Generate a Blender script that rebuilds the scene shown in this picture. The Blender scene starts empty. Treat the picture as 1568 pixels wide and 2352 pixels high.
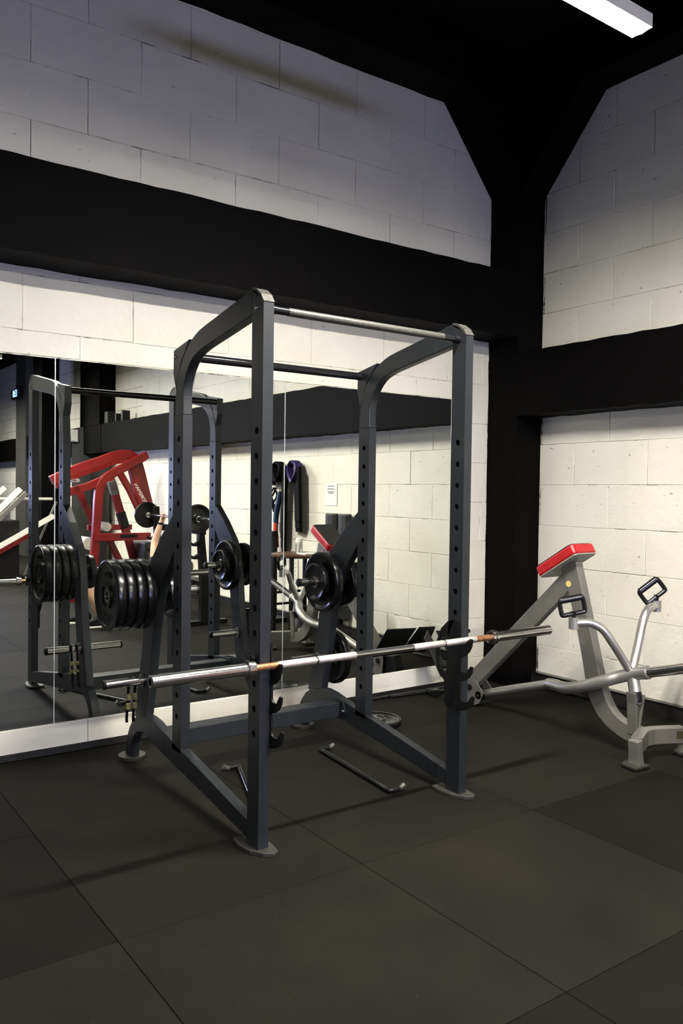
import bpy, bmesh, math, random
from mathutils import Vector, Matrix
random.seed(7)
SC = bpy.context.scene
COL = SC.collection
PI = math.pi

# ------------------------------------------------------------------ camera
F_PX, YAW, PITCH, ROLL = 1879.18, 0.6204, -0.0259, 0.0132
CAM_POS = Vector((0.0, -4.6067, 1.487))
def make_camera():
    fwd = Vector((math.sin(YAW)*math.cos(PITCH), math.cos(YAW)*math.cos(PITCH), math.sin(PITCH)))
    r = Vector((math.cos(YAW), -math.sin(YAW), 0)); u = r.cross(fwd)
    r2 = math.cos(ROLL)*r + math.sin(ROLL)*u
    u2 = -math.sin(ROLL)*r + math.cos(ROLL)*u
    M = Matrix(((r2.x, u2.x, -fwd.x, CAM_POS.x), (r2.y, u2.y, -fwd.y, CAM_POS.y),
                (r2.z, u2.z, -fwd.z, CAM_POS.z), (0, 0, 0, 1)))
    cd = bpy.data.cameras.new('camera'); cam = bpy.data.objects.new('camera', cd)
    COL.objects.link(cam); cam.matrix_world = M
    cd.sensor_fit = 'HORIZONTAL'; cd.sensor_width = 24.0; cd.lens = F_PX/1568*24.0
    cd.clip_start = 0.05; cd.clip_end = 100
    SC.camera = cam
make_camera()

# ------------------------------------------------------------------ world, exposure, light levels
w = bpy.data.worlds.new('world'); SC.world = w; w.use_nodes = True
w.node_tree.nodes['Background'].inputs[0].default_value = (0, 0, 0, 1)
w.node_tree.nodes['Background'].inputs[1].default_value = 0.0
SC.view_settings.view_transform = 'Standard'
SC.view_settings.look = 'None'
SC.view_settings.gamma = 1.0
SC.view_settings.use_curve_mapping = False
SC.view_settings.exposure = 0.0
LAMP_STRENGTH = 700.0            # emission of the ceiling lamps' diffusers
LAMP_COLOR = (1.0, 0.955, 0.87)
WINDOW_STRENGTH = 130.0          # daylight behind the frosted transom window
WINDOW_COLOR = (0.50, 0.55, 1.0)
LAMP_Z = 3.4
LAMP_SPOTS = [(2.39, -2.517), (2.39, -5.45), (2.39, -8.4), (2.39, -11.4), (2.39, -14.4),
              (-2.4, -5.45), (-2.4, -8.4)]

# ------------------------------------------------------------------ materials
MATS = {}
def new_mat(name):
    m = bpy.data.materials.new(name); m.use_nodes = True
    nt = m.node_tree; b = nt.nodes['Principled BSDF']
    MATS[name] = m
    return m, nt, b
def link(nt, a, b): nt.links.new(a, b)
def coords(nt, kind='Object', scale=(1, 1, 1)):
    tc = nt.nodes.new('ShaderNodeTexCoord'); mp = nt.nodes.new('ShaderNodeMapping')
    mp.inputs['Scale'].default_value = scale
    link(nt, tc.outputs[kind], mp.inputs['Vector']); return mp.outputs[0]
def world_coords(nt, scale=(1, 1, 1)):
    g = nt.nodes.new('ShaderNodeNewGeometry'); mp = nt.nodes.new('ShaderNodeMapping')
    mp.inputs['Scale'].default_value = scale
    link(nt, g.outputs['Position'], mp.inputs['Vector']); return mp.outputs[0]
def noise(nt, vec, scale, detail=4, rough=0.5):
    n = nt.nodes.new('ShaderNodeTexNoise'); n.inputs['Scale'].default_value = scale
    n.inputs['Detail'].default_value = detail; n.inputs['Roughness'].default_value = rough
    link(nt, vec, n.inputs['Vector']); return n.outputs['Fac']
def ramp(nt, fac, stops):
    r = nt.nodes.new('ShaderNodeValToRGB'); e = r.color_ramp.elements
    e[0].position, e[0].color = stops[0][0], (*stops[0][1], 1)
    e[1].position, e[1].color = stops[-1][0], (*stops[-1][1], 1)
    for p, c in stops[1:-1]:
        x = e.new(p); x.color = (*c, 1)
    link(nt, fac, r.inputs['Fac']); return r.outputs['Color']
def bump(nt, b, h, strength=0.2, dist=0.01):
    bp = nt.nodes.new('ShaderNodeBump'); bp.inputs['Strength'].default_value = strength
    bp.inputs['Distance'].default_value = dist
    link(nt, h, bp.inputs['Height']); link(nt, bp.outputs[0], b.inputs['Normal'])
def simple(name, col, rough=0.5, metal=0.0, var=0.12, nscale=12, bmp=0.0, bscale=80, spec=0.5, coat=0.0):
    m, nt, b = new_mat(name)
    v = world_coords(nt)
    lo = tuple(c*(1-var) for c in col); hi = tuple(min(1, c*(1+var)) for c in col)
    link(nt, ramp(nt, noise(nt, v, nscale), [(0.3, lo), (0.7, hi)]), b.inputs['Base Color'])
    b.inputs['Roughness'].default_value = rough; b.inputs['Metallic'].default_value = metal
    b.inputs['Specular IOR Level'].default_value = spec
    if coat: b.inputs['Coat Weight'].default_value = coat; b.inputs['Coat Roughness'].default_value = 0.12
    if bmp: bump(nt, b, noise(nt, v, bscale, 6, 0.6), bmp, 0.01)
    return m
def math_node(nt, op, a, bval):
    n = nt.nodes.new('ShaderNodeMath'); n.operation = op
    link(nt, a, n.inputs[0])
    if isinstance(bval, (int, float)): n.inputs[1].default_value = bval
    else: link(nt, bval, n.inputs[1])
    return n.outputs[0]
def mix_col(nt, fac, a, b):
    n = nt.nodes.new('ShaderNodeMix'); n.data_type = 'RGBA'
    link(nt, fac, n.inputs[0])
    for i, v in ((6, a), (7, b)):
        if isinstance(v, tuple): n.inputs[i].default_value = (*v, 1)
        else: link(nt, v, n.inputs[i])
    return n.outputs[2]

# painted block: creamy white gloss paint, pits and roller texture
m, nt, b = new_mat('painted_block')
v = world_coords(nt)
c1 = ramp(nt, noise(nt, v, 1.7, 5, 0.6), [(0.3, (0.66, 0.64, 0.56)), (0.6, (0.73, 0.71, 0.63)), (0.8, (0.76, 0.74, 0.67))])
pit = ramp(nt, noise(nt, world_coords(nt, (1, 1, 1.6)), 22, 3, 0.5), [(0.71, (0, 0, 0)), (0.74, (1, 1, 1))])
link(nt, mix_col(nt, pit, c1, (0.33, 0.31, 0.27)), b.inputs['Base Color'])
b.inputs['Roughness'].default_value = 0.55; b.inputs['Specular IOR Level'].default_value = 0.3
bump(nt, b, noise(nt, v, 14, 8, 0.65), 0.45, 0.014)
# mortar in the joints: painted over, with open dark cracks here and there
m, nt, b = new_mat('painted_mortar')
v = world_coords(nt)
crack = ramp(nt, noise(nt, v, 4.5, 6, 0.7), [(0.50, (1, 1, 1)), (0.58, (0, 0, 0))])
link(nt, mix_col(nt, crack, (0.07, 0.066, 0.055), (0.66, 0.64, 0.56)), b.inputs['Base Color'])
b.inputs['Roughness'].default_value = 0.8
bump(nt, b, noise(nt, v, 40, 5, 0.6), 0.5, 0.01)
# far block wall (too far to tell the blocks apart)
m, nt, b = new_mat('painted_block_far')
v = world_coords(nt)
bt = nt.nodes.new('ShaderNodeTexBrick'); bt.inputs['Scale'].default_value = 1.0
cx = nt.nodes.new('ShaderNodeSeparateXYZ'); link(nt, v, cx.inputs[0])
cb = nt.nodes.new('ShaderNodeCombineXYZ'); link(nt, cx.outputs['Y'], cb.inputs[0]); link(nt, cx.outputs['Z'], cb.inputs[1])
link(nt, cb.outputs[0], bt.inputs['Vector'])
bt.inputs['Color1'].default_value = (0.70, 0.68, 0.60, 1); bt.inputs['Color2'].default_value = (0.67, 0.65, 0.57, 1)
bt.inputs['Mortar'].default_value = (0.30, 0.29, 0.25, 1)
bt.inputs['Brick Width'].default_value = 0.62; bt.inputs['Row Height'].default_value = 0.31
bt.inputs['Mortar Size'].default_value = 0.006
link(nt, bt.outputs['Color'], b.inputs['Base Color']); b.inputs['Roughness'].default_value = 0.6
# black painted concrete
m, nt, b = new_mat('black_concrete')
v = world_coords(nt)
link(nt, ramp(nt, noise(nt, v, 3.5, 8, 0.65), [(0.3, (0.0007, 0.0006, 0.0006)), (0.6, (0.0013, 0.0010, 0.0010)), (0.75, (0.0034, 0.0028, 0.0026))]), b.inputs['Base Color'])
b.inputs['Roughness'].default_value = 0.66; b.inputs['Specular IOR Level'].default_value = 0.06
bump(nt, b, noise(nt, v, 30, 8, 0.65), 0.5, 0.010)
simple('black_ceiling', (0.0025, 0.0025, 0.0028), 0.9, 0, 0.3, 3, 0.3, 40, spec=0.15)
# grey concrete pilaster deeper in the hall
simple('grey_concrete', (0.030, 0.030, 0.025), 0.8, 0, 0.25, 5, 0.4, 40)
# rubber floor tile, tone per object colour
m, nt, b = new_mat('rubber_tile')
v = world_coords(nt)
oi = nt.nodes.new('ShaderNodeObjectInfo')
n1 = ramp(nt, noise(nt, v, 1.6, 6, 0.65), [(0.28, (0.66, 0.66, 0.68)), (0.5, (0.95, 0.95, 0.93)), (0.75, (1.35, 1.32, 1.2))])
n2 = ramp(nt, noise(nt, v, 260, 2, 0.5), [(0.38, (0.7, 0.7, 0.7)), (0.62, (1.3, 1.3, 1.3))])
mm = nt.nodes.new('ShaderNodeMix'); mm.data_type = 'RGBA'; mm.blend_type = 'MULTIPLY'; mm.inputs[0].default_value = 1
link(nt, n1, mm.inputs[6]); link(nt, n2, mm.inputs[7])
m2 = nt.nodes.new('ShaderNodeMix'); m2.data_type = 'RGBA'; m2.blend_type = 'MULTIPLY'; m2.inputs[0].default_value = 1
link(nt, mm.outputs[2], m2.inputs[6]); link(nt, oi.outputs['Color'], m2.inputs[7])
fleck = ramp(nt, noise(nt, v, 120, 1, 0.4), [(0.76, (0, 0, 0)), (0.79, (1, 1, 1))])
link(nt, mix_col(nt, fleck, m2.outputs[2], (0.06, 0.057, 0.05)), b.inputs['Base Color'])
b.inputs['Roughness'].default_value = 0.78; b.inputs['Specular IOR Level'].default_value = 0.07
bump(nt, b, noise(nt, v, 180, 3, 0.6), 0.35, 0.004)
simple('floor_slab', (0.012, 0.012, 0.011), 0.85)
# mirror
m, nt, b = new_mat('mirror_glass')
v = world_coords(nt)
link(nt, ramp(nt, noise(nt, v, 0.8, 2), [(0.2, (0.86, 0.885, 0.84)), (0.8, (0.88, 0.905, 0.86))]), b.inputs['Base Color'])
b.inputs['Metallic'].default_value = 1.0; b.inputs['Roughness'].default_value = 0.0
simple('mirror_edge', (0.75, 0.80, 0.76), 0.25, 0.3, 0.05)
simple('white_board', (0.70, 0.68, 0.60), 0.45, 0, 0.10, 3, 0.08, 20)
simple('black_trim', (0.010, 0.009, 0.008), 0.45, 0, 0.3)
# metals and paints
m, nt, b = new_mat('rack_paint')
v = world_coords(nt, (1, 1, 0.25))
link(nt, ramp(nt, noise(nt, v, 9, 8, 0.7), [(0.3, (0.0105, 0.0130, 0.0165)), (0.6, (0.0150, 0.0180, 0.0220)), (0.78, (0.030, 0.033, 0.038))]), b.inputs['Base Color'])
b.inputs['Roughness'].default_value = 0.40; b.inputs['Metallic'].default_value = 0.15
bump(nt, b, noise(nt, world_coords(nt), 220, 2, 0.5), 0.12, 0.003)
simple('rack_cap', (0.024, 0.023, 0.020), 0.55, 0.1, 0.25, 40)
simple('worn_bar', (0.06, 0.058, 0.052), 0.42, 0.3, 0.3, 60)
simple('black_steel', (0.0035, 0.0035, 0.0038), 0.45, 0.0, 0.3, 20, 0.1, 120, spec=0.25)
simple('gloss_black', (0.008, 0.008, 0.009), 0.16, 0.0, 0.2, 20)
simple('plate_rubber', (0.004, 0.004, 0.0043), 0.24, 0.0, 0.25, 30, 0.05, 200, spec=0.4, coat=0.10)
simple('chrome', (0.80, 0.79, 0.78), 0.17, 1.0, 0.06, 30)
# knurled bar steel, rusty where the knurling is worn
m, nt, b = new_mat('knurled_steel')
v = world_coords(nt)
link(nt, ramp(nt, noise(nt, v, 60, 5, 0.7), [(0.35, (0.58, 0.50, 0.46)), (0.6, (0.78, 0.72, 0.69))]), b.inputs['Base Color'])
b.inputs['Metallic'].default_value = 0.85; b.inputs['Roughness'].default_value = 0.38
kn = noise(nt, v, 900, 1, 0.5); bump(nt, b, kn, 0.6, 0.002)
m, nt, b = new_mat('rusty_steel')
v = world_coords(nt)
link(nt, ramp(nt, noise(nt, v, 45, 5, 0.7), [(0.35, (0.20, 0.075, 0.03)), (0.65, (0.42, 0.22, 0.11))]), b.inputs['Base Color'])
b.inputs['Metallic'].default_value = 0.7; b.inputs['Roughness'].default_value = 0.42
simple('silver_paint', (0.165, 0.16, 0.145), 0.38, 0.4, 0.10, 14, 0.05, 160)
simple('silver_tube', (0.52, 0.51, 0.49), 0.30, 0.85, 0.08, 14)
simple('red_vinyl', (0.36, 0.008, 0.012), 0.36, 0, 0.12, 20, 0.12, 120)
simple('red_paint', (0.145, 0.0022, 0.0022), 0.38, 0.0, 0.15, 10)
simple('pad_backing', (0.30, 0.29, 0.25), 0.55, 0.1, 0.12, 20)
simple('black_vinyl', (0.018, 0.018, 0.018), 0.45, 0, 0.2, 20, 0.15, 100)
simple('white_paint', (0.74, 0.72, 0.66), 0.45, 0, 0.06)
simple('paper', (0.80, 0.79, 0.74), 0.8, 0, 0.03)
simple('ink', (0.03, 0.03, 0.035), 0.7)
simple('dark_wood', (0.075, 0.030, 0.013), 0.4, 0, 0.35, 9)
simple('blue_band', (0.004, 0.026, 0.065), 0.55, 0, 0.2, 20)
simple('purple_band', (0.018, 0.009, 0.07), 0.5, 0, 0.25, 20)
simple('red_band', (0.45, 0.04, 0.012), 0.5, 0, 0.2, 20)
simple('black_band', (0.0022, 0.002, 0.003), 0.8, 0, 0.25, 20, spec=0.12)
simple('skin', (0.56, 0.33, 0.22), 0.5, 0, 0.08, 8)
simple('dark_cloth', (0.005, 0.0055, 0.008), 0.85, 0, 0.3, 30, 0.2, 90, spec=0.15)
simple('hair', (0.03, 0.018, 0.010), 0.6, 0, 0.3, 60)
simple('lime_green', (0.35, 0.50, 0.06), 0.5)
simple('yellow_sticker', (0.62, 0.50, 0.15), 0.5)
simple('amber_plastic', (0.16, 0.13, 0.06), 0.22, 0, 0.3, 60)
simple('grey_roller', (0.42, 0.40, 0.35), 0.6, 0, 0.12)
simple('label_olive', (0.045, 0.045, 0.02), 0.4, 0, 0.2)
def emis(name, col, strength):
    m, nt, b = new_mat(name)
    v = world_coords(nt)
    link(nt, ramp(nt, noise(nt, v, 3, 2), [(0, tuple(c*0.98 for c in col)), (1, col)]), b.inputs['Emission Color'])
    b.inputs['Emission Strength'].default_value = strength
    b.inputs['Base Color'].default_value = (*col, 1); b.inputs['Roughness'].default_value = 0.5
emis('lamp_diffuser', LAMP_COLOR, LAMP_STRENGTH)
emis('frosted_daylight', WINDOW_COLOR, WINDOW_STRENGTH)
emis('clock_digits', (0.35, 0.62, 1.0), 3.0)
m, nt, b = new_mat('clear_plastic')
v = world_coords(nt)
link(nt, ramp(nt, noise(nt, v, 20, 2), [(0.3, (0.80, 0.82, 0.80)), (0.7, (0.9, 0.92, 0.9))]), b.inputs['Base Color'])
b.inputs['Transmission Weight'].default_value = 0.8; b.inputs['Roughness'].default_value = 0.12

# ------------------------------------------------------------------ mesh helpers
class MB:
    def __init__(s): s.v = []; s.f = []; s.sm = []
    def _add(s, vs, fs, smooth=False):
        o = len(s.v); s.v += [tuple(p) for p in vs]
        s.f += [tuple(i+o for i in f) for f in fs]; s.sm += [smooth]*len(fs); return s
    def box(s, x0, x1, y0, y1, z0, z1):
        x0, x1 = sorted((x0, x1)); y0, y1 = sorted((y0, y1)); z0, z1 = sorted((z0, z1))
        vs = [(x, y, z) for z in (z0, z1) for y in (y0, y1) for x in (x0, x1)]
        return s._add(vs, [(0, 2, 3, 1), (4, 5, 7, 6), (0, 1, 5, 4), (2, 6, 7, 3), (0, 4, 6, 2), (1, 3, 7, 5)])
    def obox(s, c, size, M):
        hx, hy, hz = size[0]/2, size[1]/2, size[2]/2
        vs = [Vector(c) + M @ Vector((x, y, z)) for z in (-hz, hz) for y in (-hy, hy) for x in (-hx, hx)]
        return s._add(vs, [(0, 2, 3, 1), (4, 5, 7, 6), (0, 1, 5, 4), (2, 6, 7, 3), (0, 4, 6, 2), (1, 3, 7, 5)])
    def prism(s, pts, axis, a0, a1):
        """extrude a 2D polygon: axis 'x' -> pts are (y,z); 'y' -> (x,z); 'z' -> (x,y)"""
        def mk(p, a):
            return (a, p[0], p[1]) if axis == 'x' else ((p[0], a, p[1]) if axis == 'y' else (p[0], p[1], a))
        ar = sum(pts[i][0]*pts[(i+1) % len(pts)][1]-pts[(i+1) % len(pts)][0]*pts[i][1] for i in range(len(pts)))
        n = len(pts); a0, a1 = sorted((a0, a1))
        vs = [mk(p, a0) for p in pts] + [mk(p, a1) for p in pts]
        flip = (ar > 0) != (axis == 'y')
        low = tuple(range(n))[::-1] if flip else tuple(range(n))
        hi = tuple(range(n, 2*n)) if flip else tuple(range(n, 2*n))[::-1]
        fs = [low, hi]
        for i in range(n):
            j = (i+1) % n
            q = (i, j, n+j, n+i)
            fs.append(q if flip else q[::-1])
        return s._add(vs, fs)
    def tube(s, path, r, n=14, cap=True, smooth=True):
        P = [Vector(p) for p in path]; R = r if isinstance(r, (list, tuple)) else [r]*len(P)
        T = []
        for i in range(len(P)):
            a = P[max(0, i-1)]; c = P[min(len(P)-1, i+1)]; T.append((c-a).normalized())
        up = Vector((0, 0, 1)) if abs(T[0].z) < 0.9 else Vector((1, 0, 0))
        N = T[0].cross(up).normalized(); vs = []
        for i in range(len(P)):
            if i: N = (N - N.dot(T[i])*T[i]).normalized()
            B = T[i].cross(N)
            for k in range(n):
                a = 2*PI*k/n; vs.append(P[i] + R[i]*(math.cos(a)*N + math.sin(a)*B))
        fs = []
        for i in range(len(P)-1):
            for k in range(n):
                k2 = (k+1) % n
                fs.append((i*n+k, i*n+k2, (i+1)*n+k2, (i+1)*n+k))
        s._add(vs, fs, smooth)
        if cap:
            o = len(s.v) - len(vs)
            s.f.append(tuple(o+k for k in range(n))[::-1]); s.sm.append(False)
            s.f.append(tuple(o+(len(P)-1)*n+k for k in range(n))); s.sm.append(False)
        return s
    def lathe(s, prof, c, axis='x', n=40, smooth=True):
        """prof: list of (t along axis, radius)"""
        vs = []
        c = Vector(c)
        A = {'x': (Vector((1, 0, 0)), Vector((0, 1, 0)), Vector((0, 0, 1))),
             'y': (Vector((0, 1, 0)), Vector((0, 0, 1)), Vector((1, 0, 0))),
             'z': (Vector((0, 0, 1)), Vector((1, 0, 0)), Vector((0, 1, 0)))}[axis]
        for t, r in prof:
            for k in range(n):
                a = 2*PI*k/n; vs.append(c + t*A[0] + r*(math.cos(a)*A[1] + math.sin(a)*A[2]))
        fs = []
        for i in range(len(prof)-1):
            for k in range(n):
                k2 = (k+1) % n; fs.append((i*n+k, i*n+k2, (i+1)*n+k2, (i+1)*n+k))
        s._add(vs, fs, smooth); o = len(s.v)-len(vs)
        if prof[0][1] > 1e-5: s.f.append(tuple(o+k for k in range(n))[::-1]); s.sm.append(False)
        if prof[-1][1] > 1e-5: s.f.append(tuple(o+(len(prof)-1)*n+k for k in range(n))); s.sm.append(False)
        return s
    def strip(s, path, width_vec, thick_vec):
        """flat band along a path (a strap)"""
        W, Tk = Vector(width_vec)/2, Vector(thick_vec)/2; vs = []
        for p in path:
            p = Vector(p); vs += [p-W-Tk, p+W-Tk, p+W+Tk, p-W+Tk]
        n = len(path); fs = [(3, 2, 1, 0), ((n-1)*4, (n-1)*4+1, (n-1)*4+2, (n-1)*4+3)]
        for i in range(n-1):
            for k in range(4):
                k2 = (k+1) % 4; fs.append((i*4+k, i*4+k2, (i+1)*4+k2, (i+1)*4+k))
        return s._add(vs, fs, False)
    def mesh(s, name, mat, origin=(0, 0, 0), fix=True):
        me = bpy.data.meshes.new(name); o = Vector(origin)
        me.from_pydata([Vector(p)-o for p in s.v], [], s.f)
        me.polygons.foreach_set('use_smooth', s.sm)
        me.materials.append(MATS[mat]); me.update()
        if fix:
            bm = bmesh.new(); bm.from_mesh(me); bmesh.ops.recalc_face_normals(bm, faces=bm.faces[:]); bm.to_mesh(me); bm.free()
        if any(s.sm): me.set_sharp_from_angle(angle=math.radians(38))
        return me
    def build(s, name, mat, parent=None, bevel=0.0, label=None, seg=2, fix=True):
        if parent is not None:
            org = parent['_o'] if '_o' in parent else (0, 0, 0)
            me = s.mesh(name, mat, org, fix); ob = bpy.data.objects.new(name, me); COL.objects.link(ob); ob.parent = parent
            ob['_o'] = tuple(org)
        else:
            xs = [p[0] for p in s.v]; ys = [p[1] for p in s.v]; zs = [p[2] for p in s.v]
            org = ((min(xs)+max(xs))/2, (min(ys)+max(ys))/2, min(zs))
            me = s.mesh(name, mat, org, fix); ob = bpy.data.objects.new(name, me); COL.objects.link(ob); ob.location = org
            ob['_o'] = tuple(org)
        if bevel:
            md = ob.modifiers.new('bevel', 'BEVEL'); md.width = bevel; md.segments = seg; md.limit_method = 'ANGLE'
            md.angle_limit = math.radians(40)
        if label: ob['label'] = label
        return ob
def thing(name, loc, label, cat, group=None):
    o = bpy.data.objects.new(name, None); COL.objects.link(o); o.location = loc; o.empty_display_size = 0.1
    o['_o'] = tuple(loc); o['label'] = label; o['category'] = cat
    if group: o['group'] = group
    return o
def tag(o, label, cat, group=None):
    o['label'] = label; o['category'] = cat
    if group: o['group'] = group
    return o
def struct(o): o['kind'] = 'structure'; return o
def smooth_path(pts, k=6):
    """Catmull-Rom through points"""
    P = [Vector(p) for p in pts]; out = []
    for i in range(len(P)-1):
        p0 = P[max(0, i-1)]; p1 = P[i]; p2 = P[i+1]; p3 = P[min(len(P)-1, i+2)]
        for j in range(k):
            t = j/k
            out.append(0.5*((2*p1)+(-p0+p2)*t+(2*p0-5*p1+4*p2-p3)*t*t+(-p0+3*p1-3*p2+p3)*t**3))
    out.append(P[-1]); return out
def rough_prism(mb, pts, axis, a0, a1, seg, amp):
    """prism with many sections and slightly wobbling edges (hand-painted concrete)"""
    n = len(pts); vs = []
    for i in range(seg+1):
        a = a0+(a1-a0)*i/seg
        for p in pts:
            a1_ = amp*0.4 if axis == 'z' else amp*0.12
            q = (p[0]+random.uniform(-a1_, a1_), p[1]+random.uniform(-amp, amp)*(0.4 if axis == 'z' else 1.0))
            vs.append((a, q[0], q[1]) if axis == 'x' else ((q[0], a, q[1]) if axis == 'y' else (q[0], q[1], a)))
    fs = [tuple(range(n)), tuple(range(seg*n, seg*n+n))[::-1]]
    for i in range(seg):
        for k in range(n):
            k2 = (k+1) % n; fs.append((i*n+k, i*n+k2, (i+1)*n+k2, (i+1)*n+k))
    mb._add(vs, fs); return mb

# ------------------------------------------------------------------ the room
XP, XW, P = 4.70, 4.97, 0.30            # pillar face, right block wall, frame projection
ROOM_Y, ROOM_X = -20.0, -5.0
BEAM_L = (2.67, 3.147); BEAM_R = (2.075, 2.555); CEIL_B, CEIL = 4.39, 4.80

def block_mesh():
    mb = MB(); h = 0.5; d = 0.5
    mb.box(-h, h, -d, d, -h, h); return mb
BLOCK_W, BLOCK_H, GAP = 0.62, 0.306, 0.0036
_bm = {}
def unit_block(w, h, along):
    key = (round(w, 3), round(h, 3), along)
    if key not in _bm:
        t, c = 0.035, 0.0028
        bm = bmesh.new()
        bmesh.ops.create_cube(bm, size=1.0)
        for vv in bm.verts:
            vv.co.x *= w; vv.co.y *= t; vv.co.z *= h
        bmesh.ops.bevel(bm, geom=[e for e in bm.edges if all(v.co.y < 0 for v in e.verts)], offset=c, segments=1, affect='EDGES')
        if along == 'y': bmesh.ops.rotate(bm, verts=bm.verts[:], cent=(0, 0, 0), matrix=Matrix.Rotation(-PI/2, 3, 'Z'))
        me = bpy.data.meshes.new('block'); bm.to_mesh(me); bm.free(); me.materials.append(MATS['painted_block'])
        _bm[key] = me
    return _bm[key]
def lay_blocks(parent, along, face, a0, a1, z0, z1, zref, aref, bw=BLOCK_W, bh=BLOCK_H):
    """blocks on a wall face; along='x' (face at y, room towards -y) or 'y' (face at x, room towards -x)"""
    k0 = math.floor((z0-zref)/bh); k = k0
    while zref+k*bh < z1-0.01:
        zb, zt = max(z0, zref+k*bh), min(z1, zref+(k+1)*bh); off = (bw/2 if k % 2 else 0)
        if zt-zb > 0.02:
            j = math.floor((a0-aref-off)/bw)
            while aref+off+j*bw < a1-0.01:
                s0, s1 = max(a0, aref+off+j*bw), min(a1, aref+off+(j+1)*bw)
                if s1-s0 > 0.02:
                    g = GAP*random.uniform(0.5, 1.3)
                    me = unit_block(s1-s0-g, zt-zb-GAP*random.choice((0.5, 0.8, 1.2)), along)
                    o = bpy.data.objects.new('block', me); COL.objects.link(o); o.parent = parent
                    dz = random.uniform(-0.0015, 0.0015); dd = 0.0175+random.uniform(-0.0018, 0.0018)
                    po = Vector(parent['_o'])
                    if along == 'x': loc = Vector(((s0+s1)/2, face+dd, (zb+zt)/2+dz))
                    else: loc = Vector((face+dd, (s0+s1)/2, (zb+zt)/2+dz))
                    o.location = loc-po
                    o.rotation_euler = (random.uniform(-.002, .002), random.uniform(-.002, .002), random.uniform(-.003, .003))
                j += 1
        k += 1

# mirror wall
wl = struct(MB().box(ROOM_X, XW+0.3, 0.0055, 0.30, 0, CEIL).build('wall_left', 'painted_mortar'))
lay_blocks(wl, 'x', 0.0, -0.6, XP, BEAM_L[1]-0.02, CEIL_B+0.25, 3.462, 1.205+0.31)
lay_blocks(wl, 'x', 0.0, -0.6, 4.312, 2.198, BEAM_L[0]+0.01, 2.330, 1.165)
lay_blocks(wl, 'x', 0.0, 4.312, XP, 0.03, BEAM_L[0]+0.01, 2.330, 4.312-0.30)
# right wall
wr = struct(MB().box(XW+0.0055, XW+0.30, ROOM_Y, 0.0, 0, CEIL).build('wall_right', 'painted_mortar'))
YB = -7.8
lay_blocks(wr, 'y', XW, YB, -P, 0.05, BEAM_R[0]+0.01, 1.865-0.312*6, -0.94, bh=0.312)
lay_blocks(wr, 'y', XW, YB, -P, BEAM_R[1]-0.02, CEIL_B+0.2, 2.878, -0.94, bh=0.306)
far = struct(MB().box(XW, XW+0.008, ROOM_Y, YB, 0, CEIL).build('trim_1', 'painted_block_far', wr))
# other walls of the hall
struct(MB().box(ROOM_X-0.2, XW+0.3, ROOM_Y-0.2, ROOM_Y, 0, CEIL).build('wall_back', 'black_concrete'))
struct(MB().box(ROOM_X-0.2, ROOM_X, ROOM_Y, 0.3, 0, CEIL).build('wall_side', 'black_concrete'))
part = struct(MB().box(ROOM_X, 0.9, -9.12, -9.0, 0, CEIL).build('wall_partition', 'black_concrete'))
MB().box(0.9, 2.35, -9.12, -9.0, 0, 1.43).build('parapet', 'black_concrete', part); MB().box(0.9, 2.35, -9.12, -9.0, 1.69, CEIL).build('lintel', 'black_concrete', part); MB().box(2.35, 2.45, -9.12, -9.0, 0, CEIL).build('jamb', 'black_concrete', part)
win = struct(MB().box(0.86, 2.39, -9.0, -8.97, 1.39, 1.43).build('window_1', 'white_paint'))
for q in ((0.86, 2.39, -9.0, -8.97, 1.69, 1.73), (0.86, 0.90, -9.0, -8.97, 1.43, 1.69), (2.35, 2.39, -9.0, -8.97, 1.43, 1.69), (1.61, 1.64, -9.0, -8.97, 1.43, 1.69)):
    MB().box(*q).build('window_bar', 'white_paint', win)
MB().box(0.90, 2.35, -9.06, -9.05, 1.43, 1.69).build('pane', 'frosted_daylight', win)
# ceiling
struct(MB().box(ROOM_X-0.2, XW+0.3, ROOM_Y-0.2, 0.3, CEIL, CEIL+0.15).build('ceiling', 'black_ceiling'))
# concrete frame: beams on both walls, corner pillar, ceiling beams and haunches
mb = rough_prism(MB(), [(-P, BEAM_L[0]), (-P, BEAM_L[1]), (0.0, BEAM_L[1]), (0.0, BEAM_L[0])], 'x', ROOM_X, XP+0.01, 90, 0.004)
struct(mb.build('concrete_beam', 'black_concrete'))
mb = rough_prism(MB(), [(XP, BEAM_R[0]), (XP, BEAM_R[1]), (XW, BEAM_R[1]), (XW, BEAM_R[0])], 'y', -8.93, -P+0.01, 80, 0.004)
struct(mb.build('concrete_beam', 'black_concrete'))
mb = rough_prism(MB(), [(XP, BEAM_R[0]), (XP, BEAM_R[1]), (XW, BEAM_R[1]), (XW, BEAM_R[0])], 'y', ROOM_Y, -8.96, 40, 0.004)
struct(mb.build('concrete_beam', 'black_concrete'))
mb = rough_prism(MB(), [(XP, -P), (XW+0.02, -P), (XW+0.02, 0.0), (XP, 0.0)], 'z', 0, CEIL, 50, 0.004)
struct(mb.build('corner_pillar', 'black_concrete'))
mb = rough_prism(MB(), [(-P, CEIL_B), (-P, CEIL), (0.0, CEIL), (0.0, CEIL_B)], 'x', ROOM_X, XP, 70, 0.004)
cb1 = struct(mb.build('ceiling_beam', 'black_concrete'))
MB().prism([(4.175, CEIL_B+0.01), (XP+0.01, 3.765), (XP+0.01, CEIL_B+0.01)], 'y', -P+0.002, 0.0).build('haunch', 'black_concrete', cb1)
mb = rough_prism(MB(), [(XP, CEIL_B), (XP, CEIL), (XW, CEIL), (XW, CEIL_B)], 'y', ROOM_Y, -P, 100, 0.004)
cb2 = struct(mb.build('ceiling_beam', 'black_concrete'))
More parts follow.
